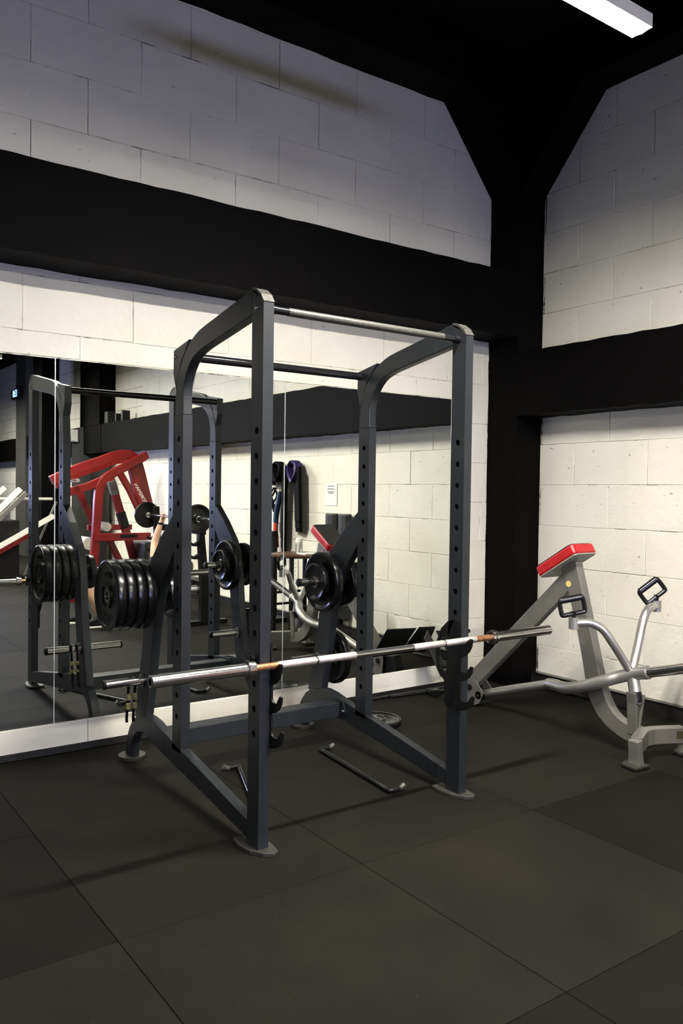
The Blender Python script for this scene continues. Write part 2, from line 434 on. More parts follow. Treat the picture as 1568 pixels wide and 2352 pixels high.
MB().prism([(-0.86, CEIL_B+0.01), (-P+0.01, 3.745), (-P+0.01, CEIL_B+0.01)], 'x', XP+0.002, XW).build('haunch', 'black_concrete', cb2)
# pilasters of the right wall deeper in the hall, seen in the mirror
mb = rough_prism(MB(), [(XP-0.01, -9.0), (XW, -9.0), (XW, -10.0), (XP-0.01, -10.0)], 'z', BEAM_R[1], CEIL, 16, 0.004)
struct(mb.build('wall_pilaster', 'black_concrete'))
mb = rough_prism(MB(), [(XP-0.012, -9.83), (XW, -9.83), (XW, -10.45), (XP-0.012, -10.45)], 'z', 0, BEAM_R[1], 20, 0.003)
struct(mb.build('wall_pilaster', 'grey_concrete'))
mb = rough_prism(MB(), [(XP-0.02, -13.6), (XW, -13.6), (XW, -14.4), (XP-0.02, -14.4)], 'z', 0, CEIL, 20, 0.003)
struct(mb.build('wall_pilaster', 'grey_concrete'))
mb = rough_prism(MB(), [(4.08, -10.2), (4.38, -10.2), (4.38, -10.75), (4.08, -10.75)], 'z', 0, CEIL, 20, 0.003)
struct(mb.build('free_standing_column', 'black_concrete'))
d = struct(MB().box(XP+0.12, XP+0.16, -9.80, -8.97, 0.02, BEAM_R[0]-0.005).build('door_1', 'black_trim'))
MB().tube([(XP+0.11, -9.68, 1.02), (XP+0.07, -9.68, 1.02), (XP+0.07, -9.58, 1.02)], 0.010, 8).build('door_handle', 'chrome', d)

# ---- floor: one-metre rubber tiles
fl = struct(MB().box(ROOM_X-0.2, XW+0.3, ROOM_Y-0.2, 0.3, -0.20, -0.012).build('floor', 'floor_slab'))
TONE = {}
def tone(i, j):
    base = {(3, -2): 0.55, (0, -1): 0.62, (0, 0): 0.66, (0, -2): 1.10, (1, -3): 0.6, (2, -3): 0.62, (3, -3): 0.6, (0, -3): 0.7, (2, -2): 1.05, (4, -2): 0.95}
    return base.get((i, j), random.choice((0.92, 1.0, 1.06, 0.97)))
X0T, Y0T = 0.958, -1.03        # a tile corner
_tile = {}
def tile_mesh(wx, wy):
    k = (round(wx, 3), round(wy, 3))
    if k not in _tile:
        bm = bmesh.new(); bmesh.ops.create_cube(bm, size=1.0)
        for vv in bm.verts: vv.co.x *= wx; vv.co.y *= wy; vv.co.z = vv.co.z*0.012-0.006
        bmesh.ops.bevel(bm, geom=[e for e in bm.edges if all(v.co.z > -0.001 for v in e.verts)], offset=0.0012, segments=1, affect='EDGES')
        me = bpy.data.meshes.new('floor_tile'); bm.to_mesh(me); bm.free(); me.materials.append(MATS['rubber_tile']); _tile[k] = me
    return _tile[k]
for i in range(-3, 6):
    for j in range(-13, 1):
        x0 = X0T+(i-1)*1.0; x1 = min(x0+1.0, XW-0.03)
        y0 = Y0T+(j)*1.01+0.0; y1 = min(y0+1.01, -0.015)
        if x1-x0 < 0.05 or y1-y0 < 0.02: continue
        o = bpy.data.objects.new('floor_tile', tile_mesh(x1-x0-0.0025, y1-y0-0.0025)); COL.objects.link(o); o.parent = fl
        o.location = Vector(((x0+x1)/2, (y0+y1)/2, 0))-Vector(fl['_o'])
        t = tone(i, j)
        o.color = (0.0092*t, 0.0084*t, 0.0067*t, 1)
for q in ((ROOM_X, XW, ROOM_Y, Y0T-13*1.01-0.002, -0.012, 0), (ROOM_X, X0T-4-0.002, Y0T-13*1.01, 0, -0.012, 0)):
    o = MB().box(*q).build('floor_mat', 'rubber_tile', fl); o.color = (0.0092, 0.0084, 0.0067, 1)

# ---- mirror panels, board below, skirting
for i, (a, bx, lab) in enumerate(((-1.625, -0.143, 'wall mirror panel furthest left, beside the mirror behind the stacked plates'),
                                  (-0.143, 1.341, 'wall mirror panel left of the mirror that reflects the rack, cut by frame edge'),
                                  (1.341, 2.825, 'wall mirror panel directly behind the left side of the power rack'),
                                  (2.825, 4.309, 'wall mirror panel behind the right side of the rack, ending near the black pillar'))):
    t = thing('wall_mirror', ((a+bx)/2, 0, 0.1684), lab, 'mirror')
    MB().box(a+0.0022, bx-0.0022, -0.0001, 0.006, 0.1684, 2.1945).build('glass', 'mirror_glass', t)
    MB().box(a, a+0.0022, -0.0012, 0.006, 0.1684, 2.1945).build('polished_edge', 'mirror_edge', t)
    MB().box(bx-0.0022, bx, -0.0012, 0.006, 0.1684, 2.1945).build('polished_edge', 'mirror_edge', t)
bd = [(-1.2, 0.02), (0.02, 1.528), (1.528, 3.06), (3.06, 3.99), (3.99, 4.312)]
tb = struct(MB().box(-3.0, 4.312, 0.0, 0.006, 0.02, 0.1684).build('trim_2', 'painted_mortar'))
for a, bx in bd:
    MB().box(a+0.0015, bx-0.0015, -0.012, 0.004, 0.04, 0.167).build('board', 'white_board', tb, 0.0015)
struct(MB().box(-3.0, XP, -0.010, 0.0, 0.0, 0.036).build('baseboard_left', 'black_trim'))
bb = struct(MB().box(XW-0.05, XW, -13.0, -P, 0.0, 0.085).build('baseboard_right', 'black_trim'))
MB().box(XW-0.055, XW, -13.0, -P, 0.085, 0.097).build('lip', 'gloss_black', bb)

# ---- ceiling lamps
def make_lamp(x, y, lab):
    t = thing('ceiling_lamp', (x, y, LAMP_Z), lab, 'lamp', 'hanging linear lamps')
    L, W = 0.60, 0.048
    hs_ = MB(); hs_.v = [(x+a*L, y+b_*W, z) for z in (LAMP_Z, LAMP_Z+0.055) for a, b_ in ((-1, -1), (1, -1), (1, 1), (-1, 1))]
    hs_.f = [(4, 5, 6, 7), (0, 1, 5, 4), (1, 2, 6, 5), (2, 3, 7, 6), (3, 0, 4, 7)]; hs_.sm = [False]*5
    hs_.build('housing', 'white_paint', t)
    MB().prism([(y-W+0.001, LAMP_Z+0.006), (y+W-0.001, LAMP_Z+0.006), (y+W-0.001, LAMP_Z+0.003), (y, LAMP_Z-0.0046), (y-W+0.001, LAMP_Z+0.003)], 'x', x-L+0.001, x+L-0.001).build('diffuser', 'lamp_diffuser', t)
    for sx in (-0.45, 0.45):
        MB().tube([(x+sx, y, LAMP_Z+0.055), (x+sx, y, CEIL)], 0.002, 6).build('suspension_wire', 'black_steel', t)
for k, (x, y) in enumerate(LAMP_SPOTS):
    make_lamp(x, y, ['lit linear ceiling lamp at the top right, above the rack front'][0] if k == 0 else
              ('linear ceiling lamp %s behind the camera' % ['', 'just', 'two rows', 'three rows', 'four rows', 'at left', 'at left, second row'][k]))

# ================================================================== POWER RACK
XL, W, YF, D, TW = 1.6537, 1.1657, -1.7381, 0.0928, 0.0486
XR = XL+W-TW
YR, D2 = -0.9845, 0.0957
ZB, ZBR = 0.114, 0.2309
HT, HC = 2.2487, 2.3103
rack = thing('power_rack', (XL+W/2, -1.0, 0.0), 'dark grey steel power rack with pull-up bars standing before the mirror', 'power rack')

def holed_post(x0, x1, y0, y1, z0, ztop_f, ztop_b, holes, rad, name, pitch=0.1035):
    """rectangular hollow upright with real round holes through its two wide sides"""
    mb = MB(); yc = (y0+y1)/2; n = 16
    for x, sgn in ((x0, -1), (x1, 1)):
        zs = sorted(holes); low = z0
        def quad(za, zb, zbb=None):
            vs = [(x, y0, za), (x, y1, za), (x, y1, zb if zbb is None else zbb), (x, y0, zb)]
            mb._add(vs, [(0, 1, 2, 3) if sgn > 0 else (3, 2, 1, 0)])
        hh = 0.04
        for zc in zs:
            quad(low, zc-hh)
            ring = []; outer = []
            for k in range(n):
                a = 2*PI*(k+0.5)/n
                cy, cz = math.cos(a), math.sin(a)
                ring.append((x, yc+rad*cy, zc+rad*cz))
                s = min((y1-y0)/2/abs(cy) if abs(cy) > 1e-6 else 9e9, hh/abs(cz) if abs(cz) > 1e-6 else 9e9)
                outer.append((x, yc+s*cy, zc+s*cz))
            fs = []
            for k in range(n):
                k2 = (k+1) % n; q = (k, k2, n+k2, n+k); fs.append(q if sgn < 0 else q[::-1])
            mb._add(ring+outer, fs)
            for cyy in (y0, y1):           # corner fillers of the square cell
                for czz in (zc-hh, zc+hh):
                    pts = sorted(outer, key=lambda p: (p[1]-cyy)**2+(p[2]-czz)**2)[:2]
                    mb._add([pts[0], pts[1], (x, cyy, czz)], [(0, 1, 2)])
            # rim lip going inwards
            lip = [(x-sgn*0.004, p[1], p[2]) for p in ring]
            fs = []
            for k in range(n):
                k2 = (k+1) % n; fs.append((k, k2, n+k2, n+k))
            mb._add(ring+lip, fs)
            low = zc+hh
        quad(low, ztop_f, ztop_b)
    mb._add([(x0, y0, z0), (x1, y0, z0), (x1, y0, ztop_f), (x0, y0, ztop_f)], [(0, 1, 2, 3)])
    mb._add([(x1, y1, z0), (x0, y1, z0), (x0, y1, ztop_b), (x1, y1, ztop_b)], [(0, 1, 2, 3)])
    mb._add([(x0, y0, ztop_f), (x1, y0, ztop_f), (x1, y1, ztop_b), (x0, y1, ztop_b)], [(0, 1, 2, 3)])
    mb._add([(x0, y0, z0), (x1, y0, z0), (x1, y1, z0), (x0, y1, z0)], [(3, 2, 1, 0)])
    return mb.build(name, 'rack_paint', rack, fix=False)

holes_f = [1.727-0.1035*k for k in range(13)]
holes_r = [1.727-0.1035*k for k in range(14)]
def foot_pts(cx, yf, yb, half, flip=False):
    # pointed rounded pad under the front upright
    return [(cx-half, yb), (cx-half*1.1, (yf+yb)/2+0.03), (cx-half*0.75, yf+0.045), (cx, yf-0.005), (cx+half*0.75, yf+0.02),
            (cx+half*1.15, yf+0.055), (cx+half*1.1, yb-0.02), (cx+half, yb)]
for side, x0 in (('l', XL), ('r', XR)):
    x1 = x0+TW; xc = (x0+x1)/2
    up = holed_post(x0, x1, YF, YF+D, 0.018, HT, HC-0.012, holes_f, 0.0148, 'front_upright')
    # curved end cap on the slanted top
    cap = [(YF-0.003, HT-0.004), (YF+0.02, HT+0.028), (YF+0.055, HC-0.008), (YF+D+0.001, HC+0.004), (YF+D+0.001, HC-0.006), (YF+0.055, HC-0.020), (YF+0.02, HT+0.012), (YF+0.006, HT-0.006)]
    MB().prism(cap, 'x', x0-0.0015, x1+0.0015).build('end_cap', 'worn_bar', up)
    # front foot: pointed steel pad
    ft = [(xc-0.050, YF+D+0.075), (xc-0.062, YF+0.10), (xc-0.052, YF+0.02), (xc-0.020, YF-0.035), (xc+0.020, YF-0.058), (xc+0.046, YF-0.045),
          (xc+0.058, YF+0.03), (xc+0.050, YF+D+0.075)]
    MB().prism(ft, 'z', 0.0, 0.018).build('foot_pad', 'rack_cap', rack, 0.003)
    bolt_x = x0 if side == 'l' else x1
    sg = -1 if side == 'l' else 1
    MB().lathe([(0, 0.011), (sg*0.005, 0.010), (sg*0.008, 0.005)], (bolt_x, YF+0.055, 2.226), 'x', 14).build('bolt', 'chrome', up)
    # top arm bending down into the rear upright
    outer = [(YF+D, HC), (-1.535, 2.289), (-1.335, 2.252), (-1.185, 2.224), (-1.12, 2.206), (-1.055, 2.176), (-1.00, 2.134), (-0.945, 2.07), (-0.912, 2.0), (-0.895, 1.93), (YR+D2, 1.84)]
    inner = [(YR, 1.84), (-0.982, 1.93), (-0.993, 1.985), (-1.026, 2.043), (-1.07, 2.085), (-1.12, 2.110), (-1.209, 2.132), (-1.42, 2.166), (YF+D, 2.203)]
    sm_o = [(p.x, p.y) for p in smooth_path([(a, b, 0) for a, b in outer], 4)]
    sm_i = [(p.x, p.y) for p in smooth_path([(a, b, 0) for a, b in inner], 4)]
    MB().prism(sm_o+sm_i, 'x', x0, x1).build('top_arm', 'rack_paint', rack, 0.004)
    holed_post(x0, x1, YR, YR+D2, ZBR-0.02, 1.84, 1.84, holes_r, 0.0148, 'rear_upright')
    # gusset bracket carrying the rear pull-up bar
    bx0, bx1 = (x0+0.012, x1-0.012)
    br = MB().prism([(-1.045, 2.19), (-0.868, 2.158), (-0.866, 2.045), (-0.895, 1.965), (-0.95, 2.09), (-1.0, 2.14)], 'x', x0+0.001, x1-0.001).build('bar_bracket', 'rack_paint', rack, 0.002)
    MB().lathe([(0, 0.010), (sg*0.005, 0.009), (sg*0.008, 0.004)], (x0+0.001 if side == 'l' else x1-0.001, -0.888, 2.125), 'x', 12).build('bolt', 'chrome', br)
    # base beam: slopes up to the back, humps over and comes down on the rear foot
    top = [(YF+D, ZB), (-0.8845, 0.247), (-0.75, 0.268), (-0.66, 0.287), (-0.58, 0.2945), (-0.50, 0.289), (-0.43, 0.268), (-0.37, 0.232), (-0.32, 0.177), (-0.285, 0.115), (-0.262, 0.02)]
    bot = [(-0.345, 0.02), (-0.355, 0.095), (-0.385, 0.145), (-0.43, 0.177), (-0.48, 0.191), (-0.54, 0.193), (-0.62, 0.180), (-0.71, 0.161), (-0.914, 0.134), (-1.294, 0.086), (YF+D, 0.036)]
    MB().prism(top+bot, 'x', x0, x1).build('base_beam', 'rack_paint', rack, 0.004)
    rf = [(xc+0.075*math.cos(a)*(1.0), -0.300+0.075*math.sin(a)) for a in [2*PI*k/20 for k in range(20)]]
    MB().prism([(px, max(-0.375, py)) for px, py in rf], 'z', 0.0, 0.020).build('foot_pad', 'rack_cap', rack, 0.003)
    # plate storage arm
    rear = [(-0.395, 0.255), (-0.448, 0.467), (-0.497, 0.66), (-0.514, 0.80), (-0.530, 0.93), (-0.558, 1.04), (-0.61, 1.124), (-0.746, 1.258), (YR+D2, 1.372)]
    front = [(YR+D2, 1.182), (-0.81, 1.088), (-0.745, 1.005), (-0.700, 0.925), (-0.668, 0.84), (-0.645, 0.76), (-0.596, 0.50), (-0.542, 0.285)]
    leg = MB().prism(rear+front, 'x', x0, x1).build('storage_arm', 'rack_paint', rack, 0.004)
    for (py, pz) in ((-0.607, 0.95), (-0.517, 0.475)):
        for s2, xb in ((-1, x0), (1, x1)):
            pg = MB().lathe([(0, 0.034), (s2*0.012, 0.034), (s2*0.013, 0.0235), (s2*0.205, 0.0235)], (xb, py, pz), 'x', 24).build('storage_peg', 'chrome', leg)
            MB().lathe([(s2*0.205, 0.0245), (s2*0.216, 0.0245), (s2*0.220, 0.019)], (xb, py, pz), 'x', 24).build('end_plug', 'black_steel', leg)
            MB().lathe([(s2*0.0, 0.037), (s2*0.006, 0.037)], (xb, py, pz), 'x', 6).build('peg_flange', 'black_steel', leg)
    MB().lathe([(0, 0.010), (0.006, 0.006)], ((x0+x1)/2, -0.545, 0.95), 'y', 10).build('bolt', 'chrome', leg)
# cross beam near the floor, with end plates
cbm = MB().box(XL+TW+0.006, XR-0.006, -0.745, -0.645, 0.166, 0.252).build('cross_beam', 'rack_paint', rack, 0.004)
for xa, xb in ((XL+TW, XL+TW+0.006), (XR-0.006, XR)):
    MB().prism([(-0.80, 0.205), (-0.775, 0.26), (-0.62, 0.272), (-0.60, 0.21), (-0.62, 0.16), (-0.775, 0.15)], 'x', xa, xb).build('end_plate', 'rack_paint', cbm, 0.001)
for xa, s2 in ((XL+TW+0.006, 1), (XR-0.006, -1)):
    MB().lathe([(0, 0.010), (s2*0.006, 0.009), (s2*0.009, 0.004)], (xa, -0.775, 0.205), 'x', 12).build('bolt', 'chrome', cbm)
# pull-up bars
fb = MB().tube([(XL+TW, YF+0.055, 2.228), (XR, YF+0.055, 2.228)], 0.0165, 20).build('pull_up_bar', 'gloss_black', rack)
fg = MB().tube([(XL+TW+0.10, YF+0.055, 2.228), (XR-0.10, YF+0.055, 2.228)], 0.0178, 20).build('worn_grip', 'worn_bar', fb)
for xx in (XL+TW, XR):
    s2 = 1 if xx < 2 else -1
    MB().tube([(xx, YF+0.055, 2.228), (xx+s2*0.035, YF+0.055, 2.228)], 0.0195, 18).build('bar_socket', 'gloss_black', fb)
MB().tube([(XL+TW, -0.893, 2.132), (XR, -0.893, 2.132)], 0.021, 20).build('pull_up_bar', 'gloss_black', rack)
# triple hook plates on the inner faces of the front uprights
BY, BZ = -1.768, 0.774            # barbell axis
def hook_poly():
    p = [(-1.741, 0.866), (-1.66, 0.862), (-1.655, 0.80), (-1.645, 0.62), (-1.634, 0.56), (-1.634, 0.455), (-1.65, 0.432), (-1.745, 0.430), (-1.785, 0.440), (-1.815, 0.458), (-1.834, 0.485), (-1.840, 0.515), (-1.826, 0.519)]
    def trough(zc):       # inner curve of one hook
        return [(BY+0.020*math.cos(a)*-1, zc+0.020*math.sin(a)) for a in [math.radians(d) for d in (-10, -35, -60, -90, -120, -150, -178)]]
    p += [(q[0]-0.018, q[1]) for q in trough(0.500)[:3]]+[(q[0], q[1]) for q in trough(0.500)[3:]]
    p += [(-1.7465, 0.575), (-1.775, 0.582), (-1.805, 0.602), (-1.822, 0.628), (-1.827, 0.655), (-1.813, 0.658)]
    p += [(q[0]-0.008, q[1]) for q in trough(0.640)[:3]]+trough(0.640)[3:]
    p += [(-1.7465, 0.690), (-1.772, 0.700), (-1.800, 0.722), (-1.817, 0.750), (-1.823, 0.787), (-1.808, 0.789)]
    p += trough(BZ+0.004-0.0)[0:]
    return p
for x0, x1, sg in ((XL+TW, XL+TW+0.010, -1), (XR-0.010, XR, 1)):
    hp = MB().prism(hook_poly(), 'x', x0, x1).build('hook_plate', 'black_steel', rack, 0.001)
    loop_o = [(-1.70, 0.868), (-1.65, 0.852), (-1.605, 0.812), (-1.576, 0.75), (-1.570, 0.68), (-1.577, 0.615), (-1.61, 0.575), (-1.64, 0.552)]
    loop_i = [(-1.64, 0.60), (-1.605, 0.615), (-1.590, 0.65), (-1.590, 0.75), (-1.605, 0.775), (-1.66, 0.79)]
    MB().prism(loop_o+loop_i, 'x', x0, x1).build('hook_lock_lever', 'black_steel', hp, 0.001)
    kx = XL-0.0 if sg < 0 else XR+TW
    kb = MB().tube([(kx, YF+0.046, 0.79), (kx+sg*0.028, YF+0.046, 0.79)], 0.012, 12).build('locking_knob', 'gloss_black', hp)
    for dy, dz in ((-0.030, 0.020), (0.028, 0.024), (-0.004, -0.036)):
        MB().tube([(kx+sg*0.021, YF+0.046, 0.79), (kx+sg*0.021, YF+0.046+dy, 0.79+dz)], 0.009, 10).build('knob_arm', 'gloss_black', hp)

# ================================================================== BARBELL
bb_ = thing('barbell', (2.273, BY, BZ-0.025), 'long chrome barbell with rusty ends lying across the front hooks of the rack', 'barbell')
XB0, XB1 = 1.173, 3.374
def seg(x0, x1, r, mat, name, n=24):
    return MB().lathe([(x0, r), (x1, r)], (0, BY, BZ), 'x', n).build(name, mat, bb_)
shaft = MB().lathe([(1.60, 0.0145), (2.95, 0.0145)], (0, BY, BZ), 'x', 24).build('shaft', 'chrome', bb_)
for x0, x1 in ((1.72, 1.905), (1.915, 2.112), (2.442, 2.63), (2.64, 2.84)):
    MB().lathe([(x0, 0.0147), (x0+0.003, 0.0160), (x1-0.003, 0.0160), (x1, 0.0147)], (0, BY, BZ), 'x', 24).build('knurling', 'knurled_steel', shaft)
for x0, x1 in ((1.607, 1.72), (2.84, 2.945)):
    MB().lathe([(x0, 0.0150), (x1, 0.0150)], (0, BY, BZ), 'x', 24).build('rusty_section', 'rusty_steel', shaft)
for xa, xb, cx in ((XB0, 1.572, 1.572), (XB1, 2.972, 2.972)):
    d = 1 if cx > xa else -1
    sl = MB().lathe([(xa-cx, 0.012), (xa-cx, 0.022), (xa-cx+d*0.003, 0.0250), (0, 0.0250)], (cx, BY, BZ), 'x', 32).build('sleeve', 'chrome', bb_)
    MB().lathe([(xa-cx+d*0.004, 0.0135), (xa-cx+d*0.004, 0.0)], (cx-d*0.0045, BY, BZ), 'x', 20).build('end_cap', 'black_steel', sl)
    MB().lathe([(0, 0.029), (d*0.003, 0.0355), (d*0.016, 0.0355), (d*0.018, 0.031), (d*0.036, 0.031), (d*0.038, 0.02)], (cx, BY, BZ), 'x', 32).build('collar', 'chrome', bb_)

# ================================================================== WEIGHT PLATES
def plate_meshes(r, th):
    k = r/0.18; hr = 0.0265
    prof = [(-th*0.36, hr), (-th*0.36, r*0.30), (-th*0.5, r*0.33), (-th*0.5, r*0.36), (-th*0.30, r*0.40), (-th*0.30, r*0.80), (-th*0.42, r*0.86), (-th*0.5, r*0.90),
            (-th*0.5, r*0.95), (-th*0.42, r*0.985), (-th*0.25, r), (th*0.25, r), (th*0.42, r*0.985), (th*0.5, r*0.95), (th*0.5, r*0.90), (th*0.42, r*0.86),
            (th*0.30, r*0.80), (th*0.30, r*0.40), (th*0.5, r*0.36), (th*0.5, r*0.33), (th*0.36, r*0.30), (th*0.36, hr), (-th*0.36, hr)]
    body = MB(); body.lathe(prof, (0, 0, 0), 'x', 48); body.f = body.f[:-2]; body.sm = body.sm[:-2]
    me = body.mesh('plate_body', 'plate_rubber')
    ring = MB(); ring.lathe([(-th*0.34, hr+0.006), (-th*0.38, hr+0.006), (-th*0.38, hr*0.97), (th*0.38, hr*0.97), (th*0.38, hr+0.006), (th*0.34, hr+0.006)], (0, 0, 0), 'x', 32); ring.f = ring.f[:-2]; ring.sm = ring.sm[:-2]
    mr = ring.mesh('hub_ring', 'chrome')
    # raised weight mark: arcs of lettering pads moulded in the recess
    mk = MB()
    for sgn in (-1, 1):
        for a0 in (PI/2, -PI/2):
            for q in range(5):
                a = a0+(q-2)*0.16
                c = Vector((sgn*th*0.33, r*0.60*math.cos(a), r*0.60*math.sin(a)))
                mk.obox(c, (th*0.10, r*0.055, r*0.12), Matrix.Rotation(a-PI/2, 3, 'X'))
    mm_ = mk.mesh('moulded_mark', 'plate_rubber')
    return me, mr, mm_
PM = {}
def weight_plate(r, th, loc, label, group=None, rot=(0, 0, 0)):
    key = (r, th)
    if key not in PM: PM[key] = plate_meshes(r, th)
    t = thing('weight_plate', loc, label, 'weight plate', group); t.rotation_euler = rot
    for nm, me in zip(('plate_body', 'hub_ring', 'moulded_mark'), PM[key]):
        o = bpy.data.objects.new(nm, me); COL.objects.link(o); o.parent = t
        if nm == 'moulded_mark': o['kind'] = 'stuff'
    return t
PY, PZ = -0.607, 0.95-0.0025
names = ['outermost of the four big black plates on the left upper peg', 'second of the four big black plates on the left upper peg, counted from outside',
         'third of the four big black plates on the left upper peg, counted from outside', 'innermost of the four big black plates on the left upper peg, against the arm']
for k in range(4):
    weight_plate(0.180, 0.049, (1.4405+0.0505*k, PY+random.uniform(-.002, .002), PZ+(-0.0005)), names[k], 'big plates on the left upper peg', (random.uniform(0, 3), 0, 0))
weight_plate(0.109, 0.034, (XL+TW+0.035, PY, PZ), 'small black plate on the inner side of the left upper peg', None, (1, 0, 0))
weight_plate(0.178, 0.049, (XR-0.042, PY, PZ), 'large black plate on the inner side of the right upper peg', None, (0.4, 0, 0))
weight_plate(0.112, 0.036, (XR-0.088, PY, PZ), 'small black plate stacked in front of the large one on the right upper peg', None, (1.3, 0, 0))
weight_plate(0.155, 0.042, (XR+TW+0.037, PY, PZ), 'medium black plate on the outer side of the right upper peg', None, (2.2, 0, 0))
weight_plate(0.108, 0.034, (XR+TW+0.145, PY, PZ), 'small black plate at the outer end of the right upper peg', None, (0.2, 0, 0))
weight_plate(0.165, 0.045, (XR+TW+0.055, -0.517, 0.475-0.0025), 'black plate hanging on the outer side of the right lower peg', None, (0.7, 0, 0))
weight_plate(0.160, 0.040, (3.215, -0.520, 0.020), 'small black plate lying flat on the floor behind the right rear upright', None, (0, PI/2, 0))

# strap with clear clips hanging at the foot of the left storage arm
st = thing('buckle_strap', (1.60, -0.435, 0.24), 'black strap with amber plastic buckles hanging from the left lower peg', 'strap')
for dx in (-0.018, 0.018):
    MB().strip([(1.605+dx, -0.517, 0.503), (1.605+dx, -0.489, 0.497), (1.605+dx, -0.484, 0.46), (1.605+dx, -0.470, 0.38), (1.605+dx, -0.455, 0.27), (1.608+dx, -0.45, 0.245)], (0.014, 0, 0), (0.0, 0.004, 0.002)).build('webbing', 'black_band', st)
    for q in range(2):
        MB().box(1.594+dx, 1.616+dx, -0.492+q*0.006, -0.468+q*0.006, 0.405-0.05*q-0.036, 0.405-0.05*q).build('buckle', 'amber_plastic', st, 0.006)

# safety bars on the floor under the rack
def safety_bar(p0, p1, hx, label):
    mb = MB(); p0 = Vector(p0); p1 = Vector(p1)
    t = thing('safety_bar', (p0+p1)/2*1.0-Vector((0, 0, 0.016)), label, 'safety bar', 'safety bars on the floor')
    d = (p1-p0).normalized()
    MB().tube([p0+d*0.02, p1-d*0.02], 0.0125, 14).build('rod', 'gloss_black', t)
    for p, s in ((p0, 1), (p1, -1)):
        MB().tube(smooth_path([p+d*s*0.03, p+d*s*0.012, p+Vector((hx*0.012, 0, 0)), p+Vector((hx*0.07, 0, 0.0)), p+Vector((hx*0.085, 0, 0.010))], 4), 0.0125, 12).build('bent_end', 'black_steel', t)
        MB().tube([p+Vector((hx*0.060, 0, 0)), p+Vector((hx*0.072, 0, 0.001)), p+Vector((hx*0.092, 0, 0.014))], 0.0135, 12).build('bare_tip', 'worn_bar', t)
safety_bar((2.600, -0.79, 0.0155), (2.525, -1.512, 0.0155), 1, 'black steel safety bar with bent ends on the floor, the one fully in view')
safety_bar((2.080, -0.785, 0.0155), (1.86, -1.36, 0.0155), -1, 'black steel safety bar with bent ends on the floor behind the left front upright')

# ================================================================== T-BAR ROW MACHINE
tr = thing('t_bar_row_machine', (4.08, -1.25, 0.0), 'silver t-bar row machine with red chest pad by the right wall', 'exercise machine')
xa, xb = 4.048, 4.112
colr = [(-1.275, 1.03), (-1.327, 0.936), (-1.375, 0.785), (-1.416, 0.653), (-1.455, 0.50), (-1.488, 0.348), (-1.512, 0.274), (-1.535, 0.23), (-1.571, 0.182), (-1.615, 0.143), (-1.664, 0.114), (-1.72, 0.09), (-1.783, 0.073), (-1.86, 0.066)]
colf = [(-1.86, 0.165), (-1.809, 0.166), (-1.765, 0.174), (-1.721, 0.192), (-1.688, 0.213), (-1.661, 0.242), (-1.635, 0.28), (-1.613, 0.328), (-1.58, 0.431), (-1.53, 0.605), (-1.477, 0.793), (-1.395, 1.078)]
cm = MB().prism(colr+colf, 'x', xa, xb).build('curved_column', 'silver_paint', tr, 0.005)
MB().lathe([(0, 0.019), (-0.001, 0.019)], (xa, -1.345, 0.935), 'x', 20).build('round_sticker', 'yellow_sticker', cm)
MB().prism([(-1.30, 1.005), (-0.907, 0.625), (-0.53, 0.255), (-0.47, 0.19), (-0.53, 0.11), (-0.578, 0.158), (-0.984, 0.546), (-1.34, 0.89)], 'x', xa+0.004, xb-0.004).build('rear_strut', 'silver_paint', tr, 0.004)
# pad: sloped cushion on a plate
u = Vector((0, -1.40+1.13, 1.150-0.985)).normalized(); nrm = Vector((0, u.z, -u.y)); nrm = nrm if nrm.z > 0 else -nrm
R3 = Matrix((Vector((1, 0, 0)), u, nrm)).transposed()
c0 = Vector((4.085, -1.305, 1.050))
def pad_poly(s):
    w2, l2, r = 0.108*s, 0.165*s, 0.028*s
    out = []
    for cx, cy, a0 in ((w2-r, -l2+r, -90), (w2-r, l2-r, 0), (-w2+r, l2-r, 90), (-w2+r, -l2+r, 180)):
        out += [(cx+r*math.cos(math.radians(a0+k*30)), cy+r*math.sin(math.radians(a0+k*30))) for k in range(4)]
    return out
def oprism(pts, t0, t1, c, R):
    mb = MB().prism(pts, 'z', t0, t1); mb.v = [tuple(Vector(c)+R @ Vector(p)) for p in mb.v]; return mb
pad = oprism(pad_poly(1.0), -0.004, 0.062, c0, R3).build('chest_pad', 'red_vinyl', tr, 0.014, seg=4)
oprism([(a*1.0, b*1.0) for a, b in pad_poly(0.93)], 0.0625, 0.0665, c0, R3).build('pad_face', 'black_vinyl', pad, 0.003)
oprism(pad_poly(0.975), -0.010, -0.003, c0, R3).build('pad_plate', 'pad_backing', tr, 0.002)
# lever
pv = [(4.11, -0.60, 0.09), (4.09, -0.90, 0.19), (4.065, -1.21, 0.288)]
MB().tube(pv, 0.0300, 20).build('lever_tube', 'silver_tube', tr)
lv = smooth_path([(4.068, -1.19, 0.283), (4.045, -1.26, 0.293), (4.008, -1.36, 0.302), (3.992, -1.46, 0.325), (3.990, -1.56, 0.362), (4.012, -1.65, 0.402), (4.058, -1.725, 0.436), (4.085, -1.80, 0.462), (4.085, -1.87, 0.482)], 6)
lev = MB().tube(lv, 0.0365, 20).build('bent_lever', 'silver_tube', tr)
MB().tube([(4.085, -1.85, 0.476), (4.085, -2.32, 0.612)], 0.0300, 20).build('loading_sleeve', 'chrome', tr)
MB().tube([(4.085, -1.862, 0.480), (4.085, -1.885, 0.487)], 0.039, 20).build('sleeve_collar', 'silver_tube', lev)
